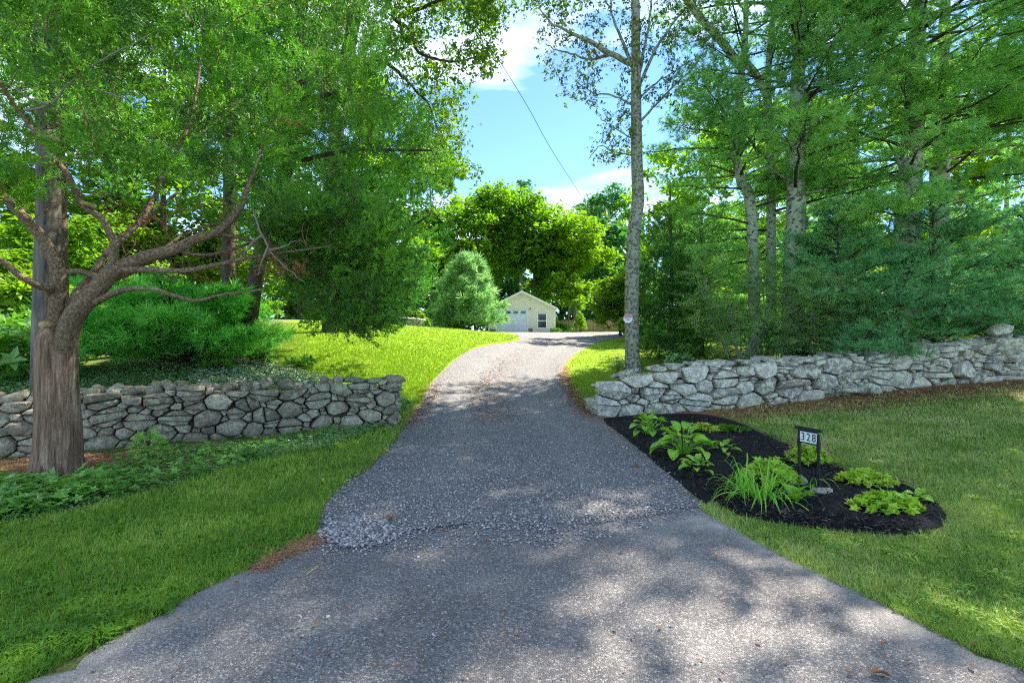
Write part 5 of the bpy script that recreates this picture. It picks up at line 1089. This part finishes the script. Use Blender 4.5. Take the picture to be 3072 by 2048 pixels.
def leafy(name, label, cat, px, py, rx, ry, h, n, sc, mat, group=None, temps=None, flower=None, stem=True, Y=None, zoff=.03, dens=.5):
    p = h1(px, py) if Y is None else np.array([(px - CX) / F * Y, Y, float(g((px - CX) / F * Y, Y))]); p[2] += zoff; t = thing(name, label, cat, tuple(p), group)
    a = rng.random(n) * 6.283; r = rng.random(n) ** .5; z = h * (1 - r ** 2 * .7) * rng.uniform(.45, 1., n); C = p + np.stack([np.cos(a) * r * rx, np.sin(a) * r * ry, z], 1)
    tb = TB(); d = np.stack([np.cos(a), np.sin(a), rng.normal(size=n) * .3], 1) + rng.normal(size=(n, 3)) * .6; scatter(tb, temps or PALM, C, basis(d, np.array([0, 0, 1.]) + rng.normal(size=(n, 3)) * .35), sc * rng.uniform(.7, 1.3, n), rng.normal(size=n) * .2 + dens, .12); tag(tb.build('leaves', M[mat], t), kind='stuff')
    q = QB()
    for i in range(0, n, max(1, n // 26)): q.tube([p - [0, 0, .04], p + (C[i] - p) * [.35, .35, .6], C[i]], [.005, .004, .002], 3, cap=False)
    tag(q.build('stems', M['twig'], t), kind='stuff')
    if flower:
        tb = TB(); m_ = flower[1]; a = rng.random(m_) * 6.283; r = rng.random(m_) ** .5; C = p + np.stack([np.cos(a) * r * rx * 1.05, np.sin(a) * r * ry, h * (1 - r ** 2 * .6) + rng.random(m_) * .05], 1)
        scatter(tb, PALM, C, basis(rng.normal(size=(m_, 3)), np.array([0, 0, 1.])), flower[2], rng.random(m_)); tag(tb.build('flowers', M[flower[0]], t), kind='stuff')
    return t
leafy('leafy_perennial', 'yellow green leafy perennial rising behind the big daylily clump', 'plant', 770, 486, .3, .24, .3, 220, .055, 'lime', 'leafy perennials in the bed')
leafy('leafy_perennial', 'spreading lime green perennial at the bottom right of the bed', 'plant', 886, 514, .33, .17, .19, 300, .048, 'lime', 'leafy perennials in the bed')
leafy('leafy_perennial', 'yellow green mound on the lawn side of the bed, right of the sign', 'plant', 866, 487, .3, .2, .17, 260, .045, 'lime', 'leafy perennials in the bed', dens=.7)
leafy('leafy_perennial', 'pale ferny perennial behind the largest hosta', 'plant', 703, 433, .36, .24, .16, 240, .04, 'lime', 'leafy perennials in the bed', dens=.8)
leafy('leafy_perennial', 'low grey green mat plant on the lawn side behind the hostas', 'plant', 722, 432, .5, .22, .1, 260, .045, 'weed', 'leafy perennials in the bed')
leafy('flowering_plant', 'bushy light green plant with small pink flowers behind the 328 sign', 'plant', 808, 466, .26, .22, .3, 260, .05, 'lime', None, None, ('pink', 60, .02))
leafy('garden_shrub', 'lime shrub in front of the fence just right of the garage', 'shrub', 554, 331, .5, .4, 1.9, 160, .2, 'leafB', 'shrubs along the fence', Y=44.6)
leafy('garden_shrub', 'low bright green plants at the foot of the fence by the garage', 'shrub', 563, 331, .9, .5, .8, 240, .16, 'weed', 'shrubs along the fence', Y=44.8)
leafy('garden_shrub', 'small round leafed sapling in a mulch ring on the grass strip', 'shrub', 580, 333, .55, .5, 1.9, 260, .17, 'leafB', 'shrubs along the fence', Y=42)
leafy('garden_shrub', 'tiny green tuft at the right corner of the garage', 'shrub', 556.5, 331, .5, .3, .4, 90, .13, 'weed', 'shrubs along the fence', Y=42.8)
leafy('garden_shrub', 'tall fern like clump above the small far stone wall', 'shrub', 397, 322, 1., .6, 1.1, 200, .3, 'weed', 'shrubs above the far stone wall', Y=28.2)
leafy('garden_shrub', 'pale yellow green bush at the right end of the far stone wall', 'shrub', 414, 322, .9, .6, .9, 260, .2, 'leafB', 'shrubs above the far stone wall', Y=28.2, dens=.3)
leafy('vine_plant', 'blue green leafy vine behind the right wall at the foot of the juniper', 'plant', 680, 360, .45, .3, .5, 150, .09, 'ivy', None, Y=11.2, zoff=.5)
leafy('wildflower', 'thin stemmed plant with faded white flowers left of the slender trunk', 'plant', 618, 368, .16, .12, .62, 26, .05, 'weed', None, None, ('whiteflower', 34, .035), Y=12.2)
for px, py, lab in ((842,398,'feathery green weed at the foot of the right wall, left of the others'),(868,396,'taller feathery weed by the right wall, second from the left'),(893,389,'broad feathery weed against the right wall, above the lawn centre'),(940,384,'low dark rosette weed in the brown needles'),(1015,378,'leafy green weed at the far right edge by the wall')):
    leafy('weed_plant', lab, 'plant', px, py, .25, .18, .32, 130, .045, 'pineblue' if px < 930 else 'weed', 'weeds along the right wall', temps=HEM)
for px, py, hh, lab in ((218,372,.45,'young sapling with broad leaves behind the left wall beside the cedar trunk'),(262,365,.35,'small leafy seedling behind the left wall, left of its middle'),(300,368,.35,'small leafy seedling behind the left wall near its middle'),(450/1,0,0,'')):
    if hh: leafy('seedling', lab, 'plant', px, py, .3, .25, hh, 22, .16, 'weed', 'seedlings behind the left wall')
leafy('pine_seedling', 'feathery pine seedling at the foot of the left wall', 'plant', 148, 452, .22, .16, .3, 60, .12, 'pine', None, temps=TUF, dens=.8)
# rocks in the bed
for px, py, s, lab in ((794, 487, (.13, .09, .085), 'pale rounded rock in the bed behind the left sign post'), (823, 497, (.12, .08, .05), 'flat pale rock at the foot of the right sign post'), (788, 495, (.035, .03, .02), 'tiny pale stone in front of the rounded garden rock')):
    me = hullstone(r_, *s, 26, .85); smooth_me(me, 50); p = h1(px, py); p[2] += .04 + s[2] * .5; tag(link('garden_rock', me, M['rock'], loc=p), lab, 'rock', 'pale rocks in the mulch bed')
# ---------------------------------------------------------------- overhead cable
P = spline(PW([(430, -60), (461, 0), (490, 47.6), (504, 68), (530, 110.5), (555, 155), (586, 203)], [8.5, 9.3, 11., 12.3, 17., 26, 50]), 8); q = QB(); q.tube(P, .005 + .0004 * P[:, 1], 6, cap=False); tag(q.build('overhead_cable', M['cable']), 'single dark overhead cable running down from the top of the photo to the far trees', 'cable')

# ---------------------------------------------------------------- ground cover, grass and litter
def ground_pts(poly, n, grow=0, fall=1.):
    pp = polysample(poly, n); P, ok = hit(pp[:, 0], pp[:, 1]); return P[ok]
def blades(name, poly, n, mat, hmin, hmax, label, litk=0., tshift=0., wid=1.):
    P = ground_pts(poly, n); 
    if litk:
        lt = litter_of(P[:, :2]); nz_ = .5 + .5 * np.sin(P[:, 0] * 5.1 + 2 * np.sin(P[:, 1] * 3.3)) * np.sin(P[:, 1] * 6.3 + 1.7 * np.sin(P[:, 0] * 2.9)); P = P[rng.random(len(P)) > np.clip(lt * litk + (nz_ - .5) * .5 * (lt > .1), 0, .97)]
    m_ = len(P); Yd = P[:, 1]; hh = (rng.uniform(hmin, hmax, m_) + .0012 * Yd) * (1 + .5 * (rng.random(m_) < .04)); ww = (.0022 + .00105 * Yd) * rng.uniform(.7, 1.4, m_) * wid
    a = rng.random(m_) * 6.283; b_ = rng.random(m_) * 6.283; ln = rng.uniform(.2, .9, m_) * hh
    ax = np.stack([np.cos(a), np.sin(a) * .6, 0 * a], 1) * ww[:, None] * .5; tip = P + np.stack([np.cos(b_) * ln, np.sin(b_) * ln, hh], 1); P2 = P - [0, 0, .004]
    V = np.stack([P2 - ax, P2 + ax, tip], 1)
    cl_ = np.sin(P[:, 0] * 3.1 + 1.3 * np.sin(P[:, 1] * 2.3)) * np.sin(P[:, 1] * 2.7 + 1.1 * np.sin(P[:, 0] * 1.9)) * .27
    tb = TB(); tb.add(V, np.repeat(np.clip(rng.normal(size=m_) * .2 + .42 + cl_ + tshift, 0, 1), 3)); tag(tb.build(name, M[mat]), label, 'grass', kind='stuff'); print(name, m_)
GL = px2352([(-200,1215),(0,1205),(200,1168),(400,1112),(560,1062),(700,1022),(850,962),(945,932),(962,940),(935,975),(872,1050),(800,1105),(742,1160),(722,1232),(580,1305),(450,1362),(350,1425),(180,1505),(30,1585),(-300,1720),(-300,1230)])
GR = px2352([(1600,1165),(1640,1158),(1690,1187),(1760,1202),(1850,1217),(1960,1230),(2080,1237),(2165,1222),(2182,1188),(2142,1148),(2062,1104),(1940,1074),(1850,1034),(1760,994),(1680,960),(1610,945),(1700,925),(1900,912),(2100,888),(2352,868),(2560,860),(2560,1760),(2352,1545),(2200,1480),(2000,1378),(1850,1308),(1700,1228)])
blades('grass', GL, 100000, 'grass', .03, .075, 'short green lawn grass left of the driveway', .5, .04)
blades('grass', GR, 130000, 'dullgrass', .025, .065, 'patchy mixed grass right of the driveway around the mulch bed', .95, .0)
LW1 = px2352([(885,905),(940,930),(968,922),(992,875),(1040,826),(1100,792),(1180,780),(1193,771),(1000,742),(800,735),(640,742),(600,800),(560,828),(700,860),(790,872)])
blades('lawn_grass', LW1, 65000, 'lawn', .02, .045, 'bright sunlit mown lawn left of the drive beyond the wall', 0, 0, .8)
LW2 = px2352([(1298,842),(1340,801),(1390,780),(1480,778),(1900,780),(2352,760),(2352,800),(1700,850),(1440,850),(1370,900),(1340,935),(1320,915),(1300,870)])
blades('lawn_grass', LW2, 28000, 'lawn', .02, .045, 'bright yellow green grass right of the drive around the slender tree', .3, .05, .8)
# broad weeds and clover mixed into the grass
def scat(name, poly, n, temps, sc, mat, label, z=(0, .03), up=.35, tint=.5, litk=0, cat='ground cover', dscale=.04, pitch=0):
    P = ground_pts(poly, n)
    if litk: P = P[rng.random(len(P)) > litter_of(P[:, :2]) * litk]
    m_ = len(P); P[:, 2] += rng.uniform(z[0], z[1], m_); d = rng.normal(size=(m_, 3)); d[:, 2] = np.abs(d[:, 2]) * pitch
    tb = TB(); scatter(tb, temps, P, basis(d, np.array([0, 0, 1.]) + rng.normal(size=(m_, 3)) * up), sc * rng.uniform(.6, 1.3, m_) * (1 + dscale * P[:, 1]), np.clip(rng.normal(size=m_) * .2 + tint, 0, 1), .1); tag(tb.build(name, M[mat]), label, cat, kind='stuff'); print(name, tb.n())
CLV = [t_palm(3, 1., .9)]
scat('clover', GL, 3400, CLV, .026, 'weed', 'clover and small broad weeds in the left grass', (.02, .05))
scat('clover', GR, 4200, CLV, .02, 'weed', 'clover and small broad weeds in the right grass', (.015, .045), litk=1.)
# coarse crabgrass tufts on the edges of the asphalt
CRB = []
for _ in range(4):
    T = []
    for k in range(12):
        a = random.random() * 6.283; e = random.uniform(.15, .8); l = random.uniform(.6, 1.1); d = np.array([math.cos(a) * math.cos(e), math.sin(a) * math.cos(e), math.sin(e)]); s = np.array([-math.sin(a), math.cos(a), 0]) * .035
        m1 = d * l * .55 + np.array([0, 0, .06]); m2 = d * l * [1, 1, .6]; T += [[-s * .7, s * .7, m1 + s], [-s * .7, m1 + s, m1 - s], [m1 - s, m1 + s, m2]]
    CRB.append(np.array(T))
def tufts(poly, n, sc, label, mat='weed', tint=.65):
    P = ground_pts(poly, n); tb = TB(); m_ = len(P); a = rng.random(m_) * 6.283; B = np.zeros((m_, 3, 3)); B[:, 0, 0] = np.cos(a); B[:, 1, 0] = np.sin(a); B[:, 0, 1] = -np.sin(a); B[:, 1, 1] = np.cos(a); B[:, 2, 2] = 1
    scatter(tb, CRB, P, B, sc * rng.uniform(.6, 1.3, m_), np.clip(rng.normal(size=m_) * .18 + tint, 0, 1)); tag(tb.build('crabgrass', M[mat]), label, 'grass', kind='stuff')
tufts(px2352([(-40,1560),(180,1500),(350,1420),(480,1345),(590,1290),(720,1215),(735,1160),(700,1180),(620,1200),(450,1290),(300,1380),(120,1440),(-40,1480)]), 190, .13, 'coarse bright crabgrass along the left asphalt edge')
tufts(px2352([(-100,1380),(100,1340),(300,1330),(300,1400),(100,1480),(-100,1560)]), 60, .12, 'coarse weeds in the lower left corner of the grass')
tufts(px2352([(1640,1170),(1760,1208),(1960,1235),(2150,1232),(2300,1200),(2420,1300),(2420,1500),(2100,1400),(1850,1290)]), 150, .11, 'longer bright grass tufts below the mulch bed', 'grass', .5)
tufts(px2352([(1700,940),(1900,925),(2352,890),(2352,1150),(2200,1150),(1950,1060),(1780,990)]), 120, .12, 'dull longer grass tufts between the bed and the right wall', 'grass', .8)
tufts(px2352([(720,1015),(940,940),(930,975),(840,1060),(740,1140),(640,1100),(560,1080)]), 90, .14, 'long green grass tufts between creeper and gravel', 'grass', .4)
# creeper and ivy
CR = px2352([(-100,1110),(40,1112),(60,1120),(190,1112),(250,1075),(330,1040),(520,1030),(700,1005),(850,965),(940,935),(850,970),(700,1030),(560,1068),(400,1115),(200,1170),(0,1208),(-100,1215)])
scat('creeper_cover', CR, 2300, PALM, .042, 'creeper', 'five leaved creeper and ivy between the left wall and the grass', (.02, .16), .4)
scat('creeper_cover', px2352([(-100,1110),(40,1115),(220,1110),(300,1110),(200,1165),(0,1205),(-100,1215)]), 330, PALM, .07, 'creeper', 'larger creeper leaves below the big cedar trunk', (.05, .2), .35, .6)
scat('ivy_cover', CR, 6000, SINGLE, .03, 'ivy', 'small mixed leaves low between the creeper plants', (.0, .07), .6, .8)
scat('ivy_cover', px2352([(480,1035),(700,1010),(900,965),(940,945),(900,960),(900,920),(925,925),(880,985),(760,1030),(600,1060)]), 9000, SINGLE, .028, 'ivy', 'small glossy ivy leaves at the foot of the left wall near the drive', (.0, .12), .5, .7)
IV = px2352([(-100,880),(180,850),(560,826),(700,858),(880,905),(960,925),(925,950),(900,905),(740,905),(-100,925)])
scat('ivy_cover', IV, 30000, SINGLE, .034, 'ivy', 'glossy low ivy covering the ground behind the left wall', (.0, .10), .5, .65)
scat('ivy_cover', px2352([(470,838),(560,826),(690,856),(770,880),(760,900),(540,905),(430,880)]), 9000, SINGLE, .04, 'ivyglint', 'ivy behind the left wall with sun glints painted as pale leaf colour', (.03, .14), .4, .6)
scat('understory', px2352([(-100,700),(180,700),(180,880),(-100,900)]), 1500, PALM, .16, 'creeper', 'leafy understory at the far left behind the wall', (.0, .9), .5, .35)
# gravel stones lying loose and along the seam
OCT = []
for _ in range(5):
    v = np.array([(1,0,0),(0,1,0),(-1,0,0),(0,-1,0),(0,0,.7),(0,0,-.6)]) * np.array([1, .8, .75]) * (1 + .25 * np.random.default_rng(_ + 3).normal(size=(6, 1))); OCT.append(np.array([[v[a], v[b_], v[4]] for a, b_ in ((0,1),(1,2),(2,3),(3,0))] + [[v[b_], v[a], v[5]] for a, b_ in ((0,1),(1,2),(2,3),(3,0))]))
def pebbles(poly, n, s0, label, zz=.03, ex=None):
    pp = polysample(poly, n, 3.); P, ok = hit(pp[:, 0], pp[:, 1]); P = P[ok]; m_ = len(P); P[:, 2] += zz; tb = TB()
    scatter(tb, OCT, P, basis(rng.normal(size=(m_, 3)) * [1, 1, .3], np.array([0, 0, 1.]) + rng.normal(size=(m_, 3)) * .3), s0 * rng.uniform(.5, 1.35, m_), rng.random(m_), .03); tag(tb.build('gravel_stones', M['pebble']), label, 'gravel', kind='stuff')
GRV = px2352([(745,1160),(800,1108),(880,1048),(940,962),(970,930),(1345,945),(1385,962),(1440,1012),(1500,1062),(1560,1112),(1612,1165),(1540,1180),(1400,1200),(1250,1225),(1100,1214),(950,1226),(880,1250),(800,1260),(738,1240)])
pebbles(GRV, 11000, .0115, 'loose blue grey crushed stone on the near part of the drive')
pebbles(px2352([(735,1238),(760,1190),(880,1200),(940,1225),(880,1252),(800,1264)]), 900, .017, 'larger loose stones heaped at the left end of the gravel', .03)
pebbles(px2352([(740,1240),(880,1225),(1100,1205),(1400,1190),(1600,1165),(1600,1185),(1400,1235),(1250,1260),(1100,1250),(900,1275),(740,1275)]), 1600, .011, 'scattered stones strayed onto the asphalt along the seam', .02)
pebbles(px2352([(650,1280),(1400,1240),(1500,1400),(700,1500)]), 40, .012, 'a few stray stones on the asphalt', .02)
# mulch chips
pp = polysample(px2352([(1392,966),(1600,955),(1760,1003),(1940,1083),(2060,1112),(2165,1185),(2080,1224),(1850,1206),(1690,1177),(1500,1056)]), 12000, 3.5); P, ok = hit(pp[:, 0], pp[:, 1]); P = P[ok]; m_ = len(P); P[:, 2] += .045
CH_ = [np.array([[(0,-.12,0),(0,.12,0),(1,.05,.1)],[(0,-.12,0),(1,.05,.1),(1,-.05,.0)],[(0,-.12,0),(1,-.05,0),(.5,0,-.1)]], float)]
tb = TB(); scatter(tb, CH_, P, basis(rng.normal(size=(m_, 3)) * [1, 1, .35], np.array([0, 0, 1.]) + rng.normal(size=(m_, 3)) * .6), .045 * rng.uniform(.4, 1.4, m_), rng.random(m_) ** 2, .05); tag(tb.build('mulch_chips', M['chip']), 'dark shredded bark mulch covering the planting bed', 'mulch', kind='stuff')
# fallen pine needles
def needles(poly, n, label, z=.012, ln=.08, fuzz=5):
    pp = polysample(poly, n, fuzz); P, ok = hit(pp[:, 0], pp[:, 1]); P = P[ok]; m_ = len(P); P[:, 2] += z + rng.random(m_) * .01; a = rng.random(m_) * 6.283; l = ln * rng.uniform(.5, 1.2, m_) * (1 + .03 * P[:, 1]); w_ = .0014 + .0007 * P[:, 1]
    d = np.stack([np.cos(a), np.sin(a), rng.normal(size=m_) * .12], 1); s = np.stack([-np.sin(a), np.cos(a), 0 * a], 1); V = np.stack([P - s * w_[:, None], P + s * w_[:, None], P + d * l[:, None]], 1)
    tb = TB(); tb.add(V, np.repeat(rng.random(m_), 3)); tag(tb.build('fallen_needles', M['needles']), label, 'pine needles', kind='stuff')
needles(px2352([(1640,945),(1800,925),(2100,890),(2352,870),(2450,868),(2450,905),(2100,930),(1900,945),(1740,965)]), 12000, 'orange brown pine needles lying along the foot of the right wall')
needles(px2352([(1345,935),(1395,955),(1340,965),(1310,920),(1290,880),(1290,840),(1305,870)]), 1300, 'fallen needles along the right edge of the gravel', .03)
needles(px2352([(575,1300),(620,1265),(700,1235),(735,1225),(740,1245),(640,1290),(590,1315)]), 1300, 'brown needles drifted against the left asphalt edge', .02)
needles(px2352([(0,1060),(60,1045),(260,1040),(300,1060),(220,1110),(60,1115),(0,1110)]), 4500, 'orange brown needles around the foot of the big cedar')
needles(px2352([(930,975),(975,930),(1000,880),(1015,880),(985,935),(945,990)]), 700, 'fallen needles along the left edge of the gravel', .03)
needles(px2352([(1080,900),(1130,830),(1180,800),(1200,800),(1170,840),(1140,900),(1200,960),(1100,980)]), 1500, 'brown needles down the middle of the gravel drive', .035, .06)
def flecks(poly, n, label, z):
    P = ground_pts(poly, n); P[:, 2] += z; m_ = len(P); tb = TB(); scatter(tb, SINGLE, P, basis(rng.normal(size=(m_, 3)) * [1, 1, .2], np.array([0, 0, 1.]) + rng.normal(size=(m_, 3)) * .4), .03 * rng.uniform(.4, 1.5, m_), rng.random(m_)); tag(tb.build('leaf_litter', M['dead']), label, 'leaf litter', kind='stuff')
flecks(px2352([(740,1160),(960,930),(1345,945),(1610,1165),(2352,1530),(2352,1568),(40,1568),(450,1360),(735,1240)]), 130, 'small brown leaf bits and twigs strewn over the drive', .032)
flecks(px2352([(1640,950),(2352,890),(2352,1480),(1850,1290),(2180,1190),(2060,1100)]), 260, 'small brown leaf bits in the right grass', .03)
flecks(px2352([(0,1220),(900,960),(735,1160),(580,1290),(0,1560)]), 120, 'small brown leaf bits in the left grass', .035)
# a few dead leaves and a straw
LV = leafmesh('dead_leaf', 'dead', .6, .09, .055, .4, .35, n=4, fold=.25, cup=1)
for px, py, lab in ((455, 436, 'brown curled leaf lying left of centre on the gravel'), (573, 424, 'reddish cone like leaf near the right end of the gravel by the wall'), (639, 469, 'yellow brown leaf on the gravel beside the mulch bed'), (596, 432, 'small reddish leaf on the gravel near the bed tip'), (253, 548, 'curled brown leaf on the asphalt near the left edge'), (872, 680, 'orange brown leaf at the very bottom of the asphalt on the right'), (387, 523, 'brown leaf on the heaped gravel at the left of the seam')):
    p = h1(px, py); p[2] += .035; o = bpy.data.objects.new('dead_leaf', LV); COL.objects.link(o); o.location = p; o.rotation_euler = (rng.normal() * .4, rng.normal() * .3, rng.random() * 6.28); tag(o, lab, 'leaf', 'dead leaves on the drive')
a, b_ = h1(306, 577), h1(323, 565); q = QB(); q.tube([a + [0, 0, .02], (a + b_) / 2 + [0.01, 0, .03], b_ + [0, 0, .02]], [.004, .004, .003], 5); q.tube([b_ + [0, 0, .02], b_ + [-.05, .02, .03]], [.003, .002], 4); tag(q.build('straw_stalk', M['straw']), 'dry yellow straw stalk lying on the asphalt at the left', 'straw')
a, b_ = h1(983, 384), h1(1003, 379); q = QB(); q.tube([a + [0, 0, .03], (a + b_) / 2 + [0, 0, .05], b_ + [0, 0, .03]], [.014, .012, .008], 6); tag(q.build('dead_stick', M['straw']), 'pale dead stick on the needles near the right end of the wall', 'stick')
